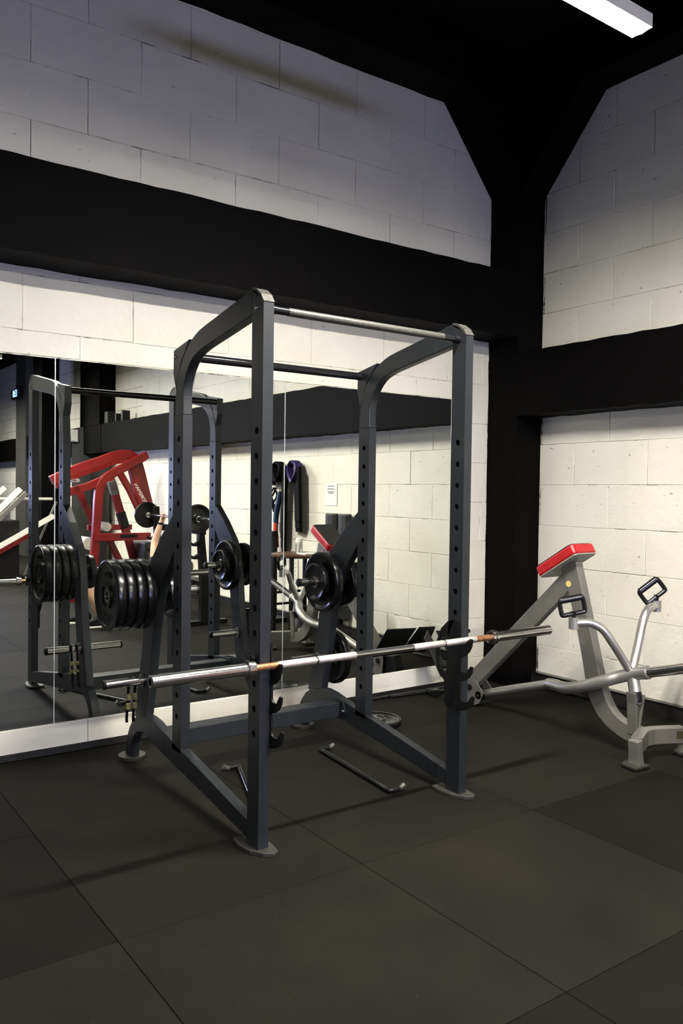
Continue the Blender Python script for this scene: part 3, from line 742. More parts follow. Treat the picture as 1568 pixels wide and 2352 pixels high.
# handle arms
nearE, farE = Vector((3.790, -1.595, 0.748)), Vector((4.375, -1.735, 0.822))
j = Vector((4.085, -1.775, 0.455))
na = smooth_path([j, (4.03, -1.755, 0.545), (3.965, -1.725, 0.648), (3.925, -1.695, 0.715), (3.88, -1.655, 0.748), (3.835, -1.62, 0.752), nearE], 5)
MB().tube(na, 0.0245, 16).build('handle_arm', 'silver_tube', tr)
fa = smooth_path([j, (4.125, -1.768, 0.535), (4.165, -1.762, 0.625), (4.200, -1.756, 0.710), (4.222, -1.755, 0.762), (4.262, -1.750, 0.806), (4.315, -1.742, 0.822), farE], 5)
MB().tube(fa, 0.0245, 16).build('handle_arm', 'silver_tube', tr)
def d_handle(E, rot, tilt, parent):
    s = MB().tube([E+Vector((0, 0, -0.032)), E+Vector((0, 0, 0.034))], 0.028, 18).build('handle_socket', 'silver_tube', parent)
    R = Matrix.Rotation(rot, 3, 'Z') @ Matrix.Rotation(tilt, 3, 'Y')
    b0 = E+Vector((0, 0, 0.056)); hw, hh = 0.068, 0.086
    def q(a, h): return b0+R @ Vector((a, 0, h))
    MB().tube([E+Vector((0, 0, 0.03)), b0+Vector((0, 0, 0.012))], [0.011, 0.016], 12).build('swivel', 'black_steel', s)
    MB().tube(smooth_path([q(-hw*0.9, hh), q(-hw, hh-0.012), q(-hw, 0.012), q(-hw*0.85, 0), q(0, 0), q(hw*0.85, 0.0), q(hw, 0.012), q(hw, hh-0.012), q(hw*0.9, hh)], 4), 0.0135, 10).build('handle_frame', 'gloss_black', s)
    n = 16; path = [q(-hw*0.95+2*hw*0.95*k/n, hh) for k in range(n+1)]
    MB().tube(path, [0.0205 if k % 2 else 0.0180 for k in range(n+1)], 14).build('grip', 'gloss_black', s)
d_handle(nearE, math.radians(-35), math.radians(-12), tr)
d_handle(farE, math.radians(-35), math.radians(-38), tr)
# stub with rubber stop and the V-shaped saddle it rests on
sb = MB().tube([(4.085, -1.785, 0.45), (4.078, -1.808, 0.36)], 0.035, 18).build('rest_stub', 'silver_tube', tr)
MB().tube([(4.078, -1.808, 0.362), (4.074, -1.818, 0.312)], 0.0345, 18).build('rubber_stop', 'black_steel', sb)
sd = MB().prism([(4.045, 0.12), (4.058, 0.12), (4.055, 0.30), (4.034, 0.365), (4.022, 0.365), (4.034, 0.30)], 'y', -1.845, -1.785).build('saddle_arm', 'silver_paint', tr, 0.002)
MB().prism([(4.060, 0.12), (4.073, 0.12), (4.122, 0.345), (4.108, 0.345)], 'y', -1.845, -1.785).build('saddle_arm', 'silver_paint', tr, 0.002)
MB().box(4.040, 4.108, -1.845, -1.785, 0.296, 0.306).build('saddle_plate', 'silver_paint', tr, 0.001)
# cross base: bent beam with feet
def plan_beam(pts, w, z0, z1):
    L, Rr = [], []
    for i, p in enumerate(pts):
        a = Vector(pts[max(0, i-1)]); c = Vector(pts[min(len(pts)-1, i+1)]); t = (c-a).normalized(); n = Vector((-t.y, t.x))
        L.append(tuple(Vector(p)+n*w/2)); Rr.append(tuple(Vector(p)-n*w/2))
    return MB().prism(L+Rr[::-1], 'z', z0, z1)
base = plan_beam([(3.885, -1.955), (3.975, -1.915), (4.05, -1.885), (4.12, -1.888), (4.20, -1.92), (4.30, -1.972)], 0.062, 0.078, 0.168).build('cross_base', 'silver_paint', tr, 0.004)
for fx, fy, s in ((3.875, -1.955, -1), (4.318, -1.985, 1)):
    MB().prism([(fx-s*0.012, 0.160), (fx+s*0.022, 0.150), (fx+s*0.012, 0.018), (fx-s*0.040, 0.018)], 'y', fy-0.032, fy+0.032).build('foot_leg', 'silver_tube', tr, 0.003)
    MB().prism([(fx-0.062, fy-0.045), (fx+0.05, fy-0.055), (fx+0.072, fy+0.02), (fx+0.035, fy+0.075), (fx-0.05, fy+0.05)], 'z', 0.010, 0.024).build('foot_pad', 'rack_cap', tr, 0.003)
    MB().prism([(fx-0.064, fy-0.047), (fx+0.05, fy-0.057), (fx+0.074, fy+0.02), (fx+0.035, fy+0.077), (fx-0.05, fy+0.052)], 'z', 0.0, 0.010).build('rubber_pad', 'black_steel', tr)
MB().obox((4.262, -1.9885, 0.128), (0.06, 0.002, 0.042), Matrix.Rotation(math.radians(-27), 3, 'Z')).build('maker_label', 'label_olive', base)
# pivot bracket and foot rests
pp = [(-0.455, 0.150), (-0.482, 0.222), (-0.560, 0.195), (-0.648, 0.115), (-0.606, 0.032), (-0.535, 0.004), (-0.47, 0.004)]
for px in (4.040, 4.138):
    o = MB().prism(pp, 'x', px, px+0.008).build('pivot_plate', 'silver_paint', tr, 0.001)
    MB().lathe([(-0.004, 0.012), (0.012, 0.012)], (px, -0.60, 0.088), 'x', 12).build('bolt', 'chrome', o)
    MB().lathe([(-0.008, 0.022), (0.0, 0.022)], (px, -0.52, 0.13), 'x', 12).build('rubber_bump', 'black_steel', o)
MB().tube([(4.04, -0.60, 0.09), (4.146, -0.60, 0.09)], 0.028, 16).build('pivot_hub', 'black_steel', tr)
MB().prism([(-0.52, 0.02), (-0.36, 0.02), (-0.30, 0.10), (-0.34, 0.20), (-0.50, 0.17)], 'x', 4.06, 4.128).build('rear_foot_block', 'black_steel', tr, 0.004)
for cs in (((3.88, -0.400, 0.197), (4.045, -0.255, 0.238), (4.045, -0.060, 0.460), (3.88, -0.213, 0.441)),
           ((4.10, -0.282, 0.260), (4.265, -0.212, 0.228), (4.265, -0.092, 0.446), (4.10, -0.095, 0.456))):
    P4 = [Vector(c) for c in cs]; nn = (P4[1]-P4[0]).cross(P4[3]-P4[0]).normalized()*0.006
    mbq = MB(); mbq._add([p-nn for p in P4]+[p+nn for p in P4], [(3, 2, 1, 0), (4, 5, 6, 7), (0, 1, 5, 4), (1, 2, 6, 5), (2, 3, 7, 6), (3, 0, 4, 7)])
    mbq.build('foot_rest', 'black_steel', tr, 0.004)
MB().tube([(3.955, -0.31, 0.245), (4.205, -0.26, 0.245)], 0.02, 12).build('foot_rest_bar', 'black_steel', tr)

# cables along the wall foot
for k, (pts, lab) in enumerate((
    ([(3.7, -0.06, 0.012), (4.0, -0.10, 0.012), (4.3, -0.16, 0.012), (4.55, -0.36, 0.012), (4.80, -0.44, 0.012), (4.88, -0.75, 0.012), (4.885, -1.2, 0.012)], 'black cable on the floor along the wall foot, running round the pillar'),
    ([(3.4, -0.05, 0.012), (3.9, -0.045, 0.012), (4.4, -0.08, 0.012), (4.62, -0.31, 0.012), (4.68, -0.345, 0.012), (4.80, -0.355, 0.012), (4.895, -0.40, 0.012)], 'second black cable at the wall foot, close against the pillar'))):
    tag(MB().tube(smooth_path(pts, 8), 0.011, 8).build('cable', 'gloss_black'), lab, 'cable', 'cables along the wall foot')
pb = thing('cable_plug', (4.08, -0.20, 0), 'small black plug block on the floor by the wall behind the right upright', 'plug')
MB().box(3.98, 4.06, -0.21, -0.16, 0.0, 0.05).build('plug_body', 'gloss_black', pb, 0.008)
MB().tube([(4.06, -0.185, 0.025), (4.09, -0.18, 0.02), (4.12, -0.15, 0.012)], 0.009, 8).build('cable_end', 'gloss_black', pb)

# ================================================================== THINGS ON AND BY THE RIGHT WALL (seen in the mirror)
def hook_thing(y, z, name, label, cat):
    t = thing(name, (4.93, y, z-0.5), label, cat)
    MB().tube([(4.966, y, z), (4.90, y, z), (4.885, y, z+0.02)], 0.006, 8).build('wall_hook', 'chrome', t)
    return t
def hang_band(t, y, z, length, w, mat, sway=0.0, n=2, dx=0.0):
    for k in range(n):
        x = 4.918-0.030*k-dx
        yo = y+(k-0.5)*0.035; length = length*(1.0-0.06*k)
        path = [(x, yo, z+0.008), (x-0.004, yo+sway*0.3, z-length*0.3), (x, yo+sway*0.8, z-length*0.65), (x+0.004, yo+sway, z-length)]
        MB().strip(smooth_path(path, 5), (-0.3*w, w, 0), (0.024, 0.008, 0)).build('strand', mat, t)
def coil(t, y, z, mat, r=0.085, n=3):
    for k in range(n):
        pts = [(4.905-0.018*k+0.012*math.sin(a*2), y+(k-1)*0.028+r*0.75*math.sin(a), z-r*0.75+r*1.05*math.cos(a)) for a in [2*PI*q/14 for q in range(15)]]
        MB().strip(pts, (0.075, 0.01, 0), (0.0, 0.026, 0.026)).build('coil', mat, t)
t = hook_thing(-3.62, 1.76, 'lifting_belt', 'black lifting belts hanging from the hook furthest from the paper notice', 'belt')
hang_band(t, -3.62, 1.76, 0.22, 0.12, 'black_band', -0.02, 3)
t = hook_thing(-3.43, 1.765, 'black_band_bundle', 'long black exercise bands hanging between the belts and purple bands', 'exercise band')
coil(t, -3.50, 1.77, 'black_band', 0.10, 4); hang_band(t, -3.36, 1.75, 0.98, 0.12, 'black_band', -0.03, 3)
t = hook_thing(-3.14, 1.77, 'purple_band_bundle', 'coiled purple exercise bands with long black band hanging nearest the paper notice', 'exercise band')
coil(t, -3.16, 1.775, 'purple_band', 0.105, 4); hang_band(t, -3.10, 1.74, 0.72, 0.17, 'black_band', 0.02, 3)
t = hook_thing(-3.60, 1.50, 'rope_bundle', 'tangled dark rope hanging from the low wall hook', 'rope')
for k in range(5):
    a = random.uniform(0, 6)
    MB().tube(smooth_path([(4.905-0.012*k, -3.60+0.05*math.sin(a+q*1.3), 1.51-0.055*q) for q in range(6)], 4), 0.010, 8).build('rope_loop', 'black_band', t)
t = hook_thing(-3.46, 1.46, 'blue_band_bundle', 'blue exercise bands hanging at a slant above the red ones', 'exercise band')
hang_band(t, -3.47, 1.46, 0.42, 0.075, 'blue_band', -0.10, 3)
t = hook_thing(-3.56, 1.10, 'red_band_bundle', 'short red exercise bands hanging below the blue ones', 'exercise band')
hang_band(t, -3.56, 1.10, 0.28, 0.06, 'red_band', 0.02, 3)
pn = thing('paper_notice', (4.962, -2.53, 1.32), 'white paper notice with four printed lines taped to the block wall', 'notice')
MB().box(4.962, 4.9645, -2.64, -2.425, 1.33, 1.565).build('sheet', 'paper', pn)
for k, (zz, ww) in enumerate(((1.535, 0.12), (1.505, 0.13), (1.475, 0.12), (1.460, 0.09))):
    MB().box(4.9608, 4.9622, -2.555-ww/2+0.02, -2.555+ww/2+0.02, zz-0.0035, zz+0.0035).build('printed_line', 'ink', pn)
# round bar table
tb_ = thing('round_table', (4.56, -2.53, 0), 'tall round wooden table with black legs against the block wall', 'table')
MB().lathe([(0.80, 0.0), (0.80, 0.27), (0.812, 0.285), (0.828, 0.285), (0.834, 0.275), (0.834, 0.0)], (4.56, -2.53, 0), 'z', 40).build('table_top', 'dark_wood', tb_)
for dx, dy in ((-0.19, -0.17), (0.19, -0.17), (-0.19, 0.17), (0.19, 0.17)):
    MB().box(4.56+dx-0.018, 4.56+dx+0.018, -2.53+dy-0.018, -2.53+dy+0.018, 0.0, 0.80).build('leg', 'black_steel', tb_, 0.002)
for zz in (0.30, 0.42):
    MB().box(4.36, 4.76, -2.714, -2.686, zz-0.012, zz+0.012).build('stretcher', 'black_steel', tb_); MB().box(4.36, 4.76, -2.374, -2.346, zz-0.012, zz+0.012).build('stretcher', 'black_steel', tb_)
bt = thing('water_bottle', (4.54, -2.49, 0.834), 'clear plastic shaker bottle with white lid on the round table', 'bottle')
MB().lathe([(0.0, 0.030), (0.006, 0.034), (0.11, 0.036), (0.115, 0.032)], (4.54, -2.49, 0.834), 'z', 24).build('bottle_body', 'clear_plastic', bt)
MB().lathe([(0.114, 0.037), (0.155, 0.035), (0.162, 0.025)], (4.54, -2.49, 0.834), 'z', 24).build('lid', 'white_paint', bt)
for q in range(5):
    MB().box(4.500, 4.506, -2.50, -2.485, 0.85+0.018*q, 0.858+0.018*q).build('measure_mark', 'ink', bt)
tag(MB().box(4.50, 4.68, -2.46, -2.31, 0.834, 0.846).build('notebook', 'paper', bevel=0.002), 'white notebook lying on the round table beside the bottle', 'notebook')
# grooved black pad leaning on the wall
gp = thing('ribbed_pad', (4.90, -2.36, 0), 'black pad of two padded columns standing against the wall behind the t-bar machine', 'pad')
for k in range(2):
    yy = -2.475+0.235*k
    MB().prism([(4.955, yy-0.10), (4.925, yy-0.10), (4.895, yy-0.06), (4.885, yy), (4.895, yy+0.06), (4.925, yy+0.10), (4.955, yy+0.10)], 'z', 0.16, 1.25).build('padded_column', 'black_vinyl', gp, 0.012)
MB().box(4.93, 4.958, -2.42, -2.30, 0.0, 1.10).build('spine', 'black_steel', gp)
MB().box(4.80, 4.958, -2.56, -2.16, 0.0, 0.03).build('base_plate', 'black_steel', gp, 0.003)
# perforated white rail
pr = thing('perforated_rail', (4.945, -3.20, 0.36), 'white perforated steel rail fixed upright on the wall behind the round table', 'rail')
MB().box(4.952, 4.966, -3.235, -3.165, 0.36, 0.80).build('rail', 'white_paint', pr)
for q in range(9):
    MB().lathe([(0, 0.006), (0.002, 0.006)], (4.9505, -3.205, 0.39+0.045*q), 'x', 10).build('hole', 'ink', pr)
# dark adjustable stand with handle beside the bands
hs = thing('handle_stand', (4.78, -3.62, 0), 'black upright stand with two angled handles by the hanging bands', 'exercise machine')
MB().box(4.76, 4.82, -3.44, -3.38, 0.0, 1.02).build('post', 'black_steel', hs, 0.004)
MB().box(4.60, 4.86, -3.60, -3.22, 0.0, 0.05).build('base', 'black_steel', hs, 0.004)
MB().tube(smooth_path([(4.76, -3.42, 0.98), (4.70, -3.52, 0.95), (4.66, -3.66, 0.93)], 5), 0.018, 10).build('handle', 'gloss_black', hs)
MB().tube(smooth_path([(4.76, -3.42, 0.74), (4.70, -3.55, 0.72), (4.62, -3.62, 0.78), (4.60, -3.56, 0.80), (4.68, -3.48, 0.74)], 5), 0.016, 10).build('handle', 'gloss_black', hs)

# ================================================================== BENCH PRESS STATION AND PERSON (seen in the mirror)
BCX, BCY = 3.85, -4.13
bn = thing('bench_press_station', (3.6, BCY, 0), 'black bench press station with tall hooked uprights, seen in the mirror', 'bench')
for s in (-1, 1):
    y = BCY+s*0.60
    u_ = MB().prism([(3.93, 0.03), (4.03, 0.03), (4.02, 0.5), (3.97, 0.95), (3.95, 1.27), (3.89, 1.27), (3.90, 0.92), (3.93, 0.48)], 'y', y-0.035, y+0.035).build('upright', 'black_steel', bn, 0.004)
    for zz in (0.86, 0.72):
        MB().prism([(3.92, zz), (3.84, zz+0.005), (3.80, zz+0.045), (3.815, zz+0.05), (3.845, zz+0.03), (3.90, zz+0.06)], 'y', y-0.02, y+0.02).build('bar_hook', 'black_steel', u_)
    MB().box(3.70, 4.25, y-0.04, y+0.04, 0.0, 0.05).build('foot_tube', 'black_steel', bn, 0.004)
MB().box(3.96, 4.02, BCY-0.60, BCY+0.60, 0.40, 0.47).build('cross_bar', 'black_steel', bn, 0.004)
MB().box(3.955, 4.0, BCY-0.60, BCY+0.60, 0.985, 1.06).build('cross_bar', 'black_steel', bn, 0.004)
MB().box(2.93, 4.20, BCY-0.14, BCY+0.14, 0.40, 0.46).build('bench_pad', 'black_vinyl', bn, 0.02, seg=3)
MB().box(2.98, 4.0, BCY-0.03, BCY+0.03, 0.33, 0.40).build('spine', 'red_paint', bn, 0.003)
MB().box(3.00, 3.06, BCY-0.03, BCY+0.03, 0.0, 0.36).build('front_leg', 'red_paint', bn, 0.003)
MB().box(2.98, 3.08, BCY-0.16, BCY+0.16, 0.0, 0.04).build('front_foot', 'black_steel', bn, 0.003)
hb = thing('held_barbell', (BCX, BCY, 1.15), 'loaded barbell held up at arm length by the lying person', 'barbell')
BZ2 = 1.165
MB().lathe([(-0.66, 0.0145), (0.66, 0.0145)], (BCX, BCY, BZ2), 'y', 16).build('shaft', 'chrome', hb)
for s in (-1, 1):
    MB().lathe([(s*0.655, 0.034), (s*0.675, 0.034), (s*0.68, 0.025), (s*1.07, 0.025)], (BCX, BCY, BZ2), 'y', 20).build('sleeve', 'chrome', hb)
for s, lab in ((1, 'round black plate on the mirror-side end of the held barbell'), (-1, 'round black plate on the far end of the held barbell')):
    weight_plate(0.158, 0.040, (BCX, BCY+s*0.705, BZ2), lab, None, (0, 0, PI/2))

def skin_mesh(name, verts, edges, radii, root, mat, parent=None, sub=2, org=(0, 0, 0)):
    me = bpy.data.meshes.new(name); o = Vector(org)
    me.from_pydata([Vector(v)-o for v in verts], edges, []); me.materials.append(MATS[mat])
    ob = bpy.data.objects.new(name, me); COL.objects.link(ob)
    if parent: ob.parent = parent
    sk = ob.modifiers.new('skin', 'SKIN'); sk.use_smooth_shade = True
    sv = me.skin_vertices[0].data if me.skin_vertices else None
    if sv is None:
        me.attributes  # skin layer is created with the modifier
    for i, r in enumerate(radii):
        me.skin_vertices[0].data[i].radius = (r, r) if not isinstance(r, tuple) else r
        me.skin_vertices[0].data[i].use_root = (i == root)
    ob.modifiers.new('sub', 'SUBSURF').levels = sub; ob.modifiers['sub'].render_levels = sub
    return ob
def bake(ob):
    dg = bpy.context.evaluated_depsgraph_get(); dg.update(); e = ob.evaluated_get(dg)
    me = bpy.data.meshes.new_from_object(e); ob.modifiers.clear(); ob.data = me
    for p in me.polygons: p.use_smooth = True
PO = (3.5, BCY, 0.46)
per = thing('person', PO, 'person lying on the bench in black shirt, pressing the barbell with raised arms', 'person')
Vs, Es, Rs = [], [], []
def vtx(p, r): Vs.append(p); Rs.append(r); return len(Vs)-1
def ed(a, b_): Es.append((a, b_))
Zb = 0.57
pel = vtx((3.27, BCY, Zb), (0.125, 0.10)); bel = vtx((3.43, BCY, Zb+0.005), (0.125, 0.098)); ch = vtx((3.60, BCY, Zb+0.02), (0.15, 0.115)); ch2 = vtx((3.72, BCY, Zb+0.01), (0.13, 0.095))
nk = vtx((3.85, BCY, Zb+0.005), 0.055); h1 = vtx((3.92, BCY, Zb+0.02), 0.070); h2 = vtx((4.00, BCY, Zb+0.028), 0.092); h3 = vtx((4.06, BCY, Zb+0.028), 0.075)
for a, b_ in ((pel, bel), (bel, ch), (ch, ch2), (ch2, nk), (nk, h1), (h1, h2), (h2, h3)): ed(a, b_)
hands = {}
for s in (-1, 1):
    sh = vtx((3.735, BCY+s*0.185, Zb+0.02), 0.066); el = vtx((3.775, BCY+s*0.295, Zb+0.29), 0.046); fo = vtx((3.80, BCY+s*0.285, Zb+0.37), 0.045); wr_ = vtx((3.842, BCY+s*0.262, Zb+0.525), 0.030); pm = vtx((3.858, BCY+s*0.252, Zb+0.572), (0.026, 0.034))
    ed(ch2, sh); ed(sh, el); ed(el, fo); ed(fo, wr_); ed(wr_, pm)
    hp = vtx((3.18, BCY+s*0.095, Zb-0.01), 0.094); kn = vtx((2.855, BCY+s*(0.17 if s > 0 else 0.20), 0.485), 0.060); cf = vtx((2.885, BCY+s*0.185, 0.33), 0.056); an = vtx((2.975 if s > 0 else 2.93, BCY+s*0.185, 0.115), 0.036); he = vtx((2.985 if s > 0 else 2.935, BCY+s*0.185, 0.065), 0.034); to = vtx((2.84 if s > 0 else 2.79, BCY+s*0.20, 0.045), 0.030)
    ed(pel, hp); ed(hp, kn); ed(kn, cf); ed(cf, an); ed(an, he); ed(he, to)
    # five fingers wrapped round the bar
    for q, (dy, rr) in enumerate(((-0.030, 0.0085), (-0.011, 0.009), (0.009, 0.0088), (0.027, 0.0078))):
        y = BCY+s*0.250+dy
        f1 = vtx((BCX+0.030, y, BZ2-0.004), rr); f2 = vtx((BCX+0.020, y, BZ2+0.024), rr*0.95); f3 = vtx((BCX-0.010, y, BZ2+0.025), rr*0.9)
        ed(pm, f1); ed(f1, f2); ed(f2, f3)
    th1 = vtx((BCX-0.022, BCY+s*0.250-s*0.040, BZ2-0.020), 0.011); th2 = vtx((BCX-0.026, BCY+s*0.250-s*0.046, BZ2+0.008), 0.0095); th3 = vtx((BCX-0.012, BCY+s*0.250-s*0.044, BZ2+0.024), 0.0085)
    ed(pm, th1); ed(th1, th2); ed(th2, th3)
body = skin_mesh('body', Vs, Es, Rs, pel, 'skin', per, 2, PO); bake(body)
# face
hc = Vector((4.0, BCY, Zb+0.028))
fmb = MB(); fmb.lathe([(0.0, 0.018), (0.018, 0.014), (0.03, 0.006)], hc+Vector((0.005, 0, 0.085)), 'z', 10); fmb.build('nose', 'skin', per)
for s in (-1, 1):
    MB().lathe([(0, 0.011), (0.006, 0.008), (0.008, 0.003)], hc+Vector((0.022, s*0.032, 0.082)), 'z', 10).build('eye', 'dark_cloth', per)
    MB().lathe([(0, 0.026), (s*0.012, 0.022), (s*0.018, 0.01)], hc+Vector((0.01, s*0.088, 0.0)), 'y', 12).build('ear', 'skin', per)
MB().box(hc.x-0.052, hc.x-0.044, hc.y-0.022, hc.y+0.022, hc.z+0.07, hc.z+0.082).build('mouth', 'red_vinyl', per, 0.003)
hm = MB(); hm.lathe([(-0.02, 0.100), (0.02, 0.100), (0.055, 0.086), (0.085, 0.055), (0.098, 0.0)], hc+Vector((0.022, 0, -0.012)), 'x', 20); hm.build('hair', 'hair', per)
# shirt and shorts, following the body a little outside it
sv = [(3.25, BCY, Zb), (3.43, BCY, Zb+0.006), (3.60, BCY, Zb+0.022), (3.72, BCY, Zb+0.012), (3.80, BCY, Zb+0.008)]
srr = [(0.138, 0.112), (0.140, 0.112), (0.166, 0.130), (0.150, 0.112), (0.078, 0.070)]
se = [(0, 1), (1, 2), (2, 3), (3, 4)]
for s in (-1, 1):
    k = len(sv); sv += [(3.735, BCY+s*0.190, Zb+0.025), (3.752, BCY+s*0.235, Zb+0.13)]; srr += [0.084, 0.070]; se += [(3, k), (k, k+1)]
bake(skin_mesh('shirt', sv, se, srr, 0, 'dark_cloth', per, 2, PO))
sv = [(3.30, BCY, Zb)]; srr = [(0.136, 0.112)]; se = []
for s in (-1, 1):
    k = len(sv); sv += [(3.18, BCY+s*0.097, Zb-0.008), (3.03, BCY+s*0.13, Zb-0.045)]; srr += [0.112, 0.092]; se += [(0, k), (k, k+1)]
bake(skin_mesh('shorts', sv, se, srr, 0, 'dark_cloth', per, 2, PO))
for s in (-1, 1):
    MB().lathe([(-0.012, 0.035), (0.012, 0.035)], Vector((3.838, BCY+s*0.264, Zb+0.508)), 'z', 18).build('wristband', 'dark_cloth', per)
for s, nm in ((1, 'mirror-side'), (-1, 'far')):
    fx = 2.985 if s > 0 else 2.935; fy = BCY+s*0.19
    sh_ = MB().prism([(fx+0.055, 0.02), (fx+0.055, 0.085), (fx+0.035, 0.125), (fx-0.03, 0.125), (fx-0.075, 0.095), (fx-0.17, 0.070), (fx-0.20, 0.045), (fx-0.205, 0.02)], 'y', fy-0.043, fy+0.043).build('shoe', 'dark_cloth', per, 0.015, seg=3)
    MB().prism([(fx+0.064, 0.0), (fx+0.064, 0.026), (fx+0.0, 0.020), (fx-0.12, 0.022), (fx-0.21, 0.030), (fx-0.215, 0.012), (fx-0.19, 0.0)], 'y', fy-0.047, fy+0.047).build('sole', 'white_paint', sh_, 0.006)
    MB().prism([(fx+0.066, 0.012), (fx+0.068, 0.04), (fx+0.045, 0.035), (fx+0.03, 0.02)], 'y', fy-0.048, fy+0.048).build('heel_flash', 'lime_green', sh_, 0.003)

# ================================================================== RED PLATE-LOADED MACHINE (seen in the mirror)
rm = thing('plate_loaded_machine', (4.0, -6.3, 0), 'red plate-loaded lever machine beyond the bench, seen in the mirror', 'exercise machine')
def xz_beam(pts, w, y0, y1, name, mat='red_paint', parent=None, bev=0.006, smoothk=0):
    if parent is None or parent.name.startswith('rear_post'): pts = [(a+(-6.3-(y0+y1)/2)*0.371, b_) for a, b_ in pts]
    if smoothk: pts = [(p.x, p.y) for p in smooth_path([(a, b_, 0) for a, b_ in pts], smoothk)]
    L, Rr = [], []
    for i, p in enumerate(pts):
        a = Vector(pts[max(0, i-1)]); c = Vector(pts[min(len(pts)-1, i+1)]); t_ = (c-a).normalized(); n = Vector((-t_.y, t_.x))
        ww = w[i] if isinstance(w, (list, tuple)) and not smoothk else (w if not isinstance(w, (list, tuple)) else w[0])
        L.append(tuple(Vector(p)+n*ww/2)); Rr.append(tuple(Vector(p)-n*ww/2))
    return MB().prism(L+Rr[::-1], 'y', y0, y1).build(name, mat, parent or rm, bev)
xz_beam([(3.62, 0.0), (3.69, 0.45), (3.735, 1.0), (3.755, 1.40), (3.80, 1.55), (3.90, 1.655), (4.10, 1.765), (4.43, 1.945)], 0.10, -6.10, -6.02, 'main_upright', smoothk=4)
xz_beam([(3.62, 0.0), (3.69, 0.45), (3.735, 1.0), (3.755, 1.40), (3.80, 1.55), (3.90, 1.655), (4.10, 1.765), (4.43, 1.945)], 0.10, -6.85, -6.77, 'main_upright', smoothk=4)
xz_beam([(3.14, 1.57), (3.45, 1.72), (3.75, 1.83), (3.95, 1.91), (4.12, 1.945), (4.24, 1.905), (4.31, 1.78), (4.40, 1.45), (4.49, 1.12)], 0.120, -6.22, -6.12, 'lever_arm', smoothk=4)
lvB = xz_beam([(3.14, 1.52), (3.45, 1.68), (3.75, 1.79), (3.95, 1.87), (4.15, 1.90), (4.24, 1.86), (4.36, 1.62), (4.41, 1.42), (4.46, 1.10)], 0.115, -6.75, -6.65, 'lever_arm', smoothk=4)
xz_beam([(4.22, 1.76), (4.30, 1.42), (4.42, 1.16)], 0.10, -6.16, -6.06, 'press_arm')
xz_beam([(4.05, 1.70), (4.20, 1.45), (4.35, 1.15)], 0.085, -6.70, -6.62, 'press_arm')
xz_beam([(3.36, 1.42), (3.62, 1.50), (3.85, 1.60)], 0.10, -6.14, -6.04, 'counter_beam')
xz_beam([(3.46, 1.47), (3.72, 0.93)], 0.085, -6.5, -6.42, 'diagonal_brace')
pst = xz_beam([(3.92, 1.60), (4.06, 1.15), (4.20, 0.70), (4.30, 0.35), (4.36, 0.0)], 0.10, -6.48, -6.40, 'rear_post')
xz_beam([(3.925, 1.585), (3.985, 1.395)], 0.106, -6.485, -6.395, 'bare_sleeve', 'silver_paint', pst)
xz_beam([(4.06, 1.15), (4.13, 0.93)], 0.112, -6.49, -6.39, 'adjuster_sleeve', 'black_steel', pst)
xz_beam([(3.70, 0.83), (4.48, 0.83)], 0.10, -6.08, -6.0, 'seat_beam')
xz_beam([(3.60, 0.94), (4.22, 0.94)], 0.075, -6.5, -6.42, 'cross_beam')
xz_beam([(3.90, 0.79), (4.26, 0.10)], 0.075, -6.3, -6.22, 'diagonal_brace')
xz_beam([(3.3, 0.04), (4.75, 0.04)], 0.08, -6.10, -6.02, 'floor_rail')
xz_beam([(3.3, 0.04), (4.75, 0.04)], 0.08, -6.85, -6.77, 'floor_rail')
MB().box(3.95, 4.18, -6.99+0.8, -5.98, 0.825, 0.865).build('roller_axle', 'black_steel', rm, 0.004)
MB().lathe([(-0.11, 0.062), (0.11, 0.062)], (3.80, -6.2, 0.965), 'y', 20).build('roller_pad', 'grey_roller', rm)
MB().lathe([(-0.16, 0.085), (0.16, 0.085)], (3.60, -6.35, 0.74), 'y', 20).build('roller_pad', 'grey_roller', rm)
MB().box(4.34, 4.56, -6.60, -6.10, 0.42, 0.74).build('seat_pad', 'black_vinyl', rm, 0.03, seg=3)
for y0 in (-6.10, -6.76):
    MB().lathe([(0, 0.025), (0.26, 0.025)], (3.33, y0, 1.575), 'y', 16).build('plate_peg', 'chrome', rm)
cu = bpy.data.curves.new('lettering', 'FONT'); cu.body = 'FOREMAN'; cu.size = 0.066; cu.extrude = 0.001; cu.align_x = 'CENTER'; cu.align_y = 'CENTER'
to_ = bpy.data.objects.new('lettering', cu); COL.objects.link(to_)
dg = bpy.context.evaluated_depsgraph_get(); tme = bpy.data.meshes.new_from_object(to_.evaluated_get(dg)); bpy.data.objects.remove(to_)
tme.materials.clear(); tme.materials.append(MATS['white_paint'])
lt = bpy.data.objects.new('lettering', tme); COL.objects.link(lt); lt.parent = rm
# face +y, running up the arm
LETTER_ANG = 60
lt.matrix_local = Matrix.Translation(Vector((4.249, -6.0575, 1.417))-Vector(rm['_o'])) @ Matrix.Rotation(PI, 4, 'Z') @ Matrix.Rotation(PI/2, 4, 'X') @ Matrix.Rotation(math.radians(LETTER_ANG), 4, 'Z')

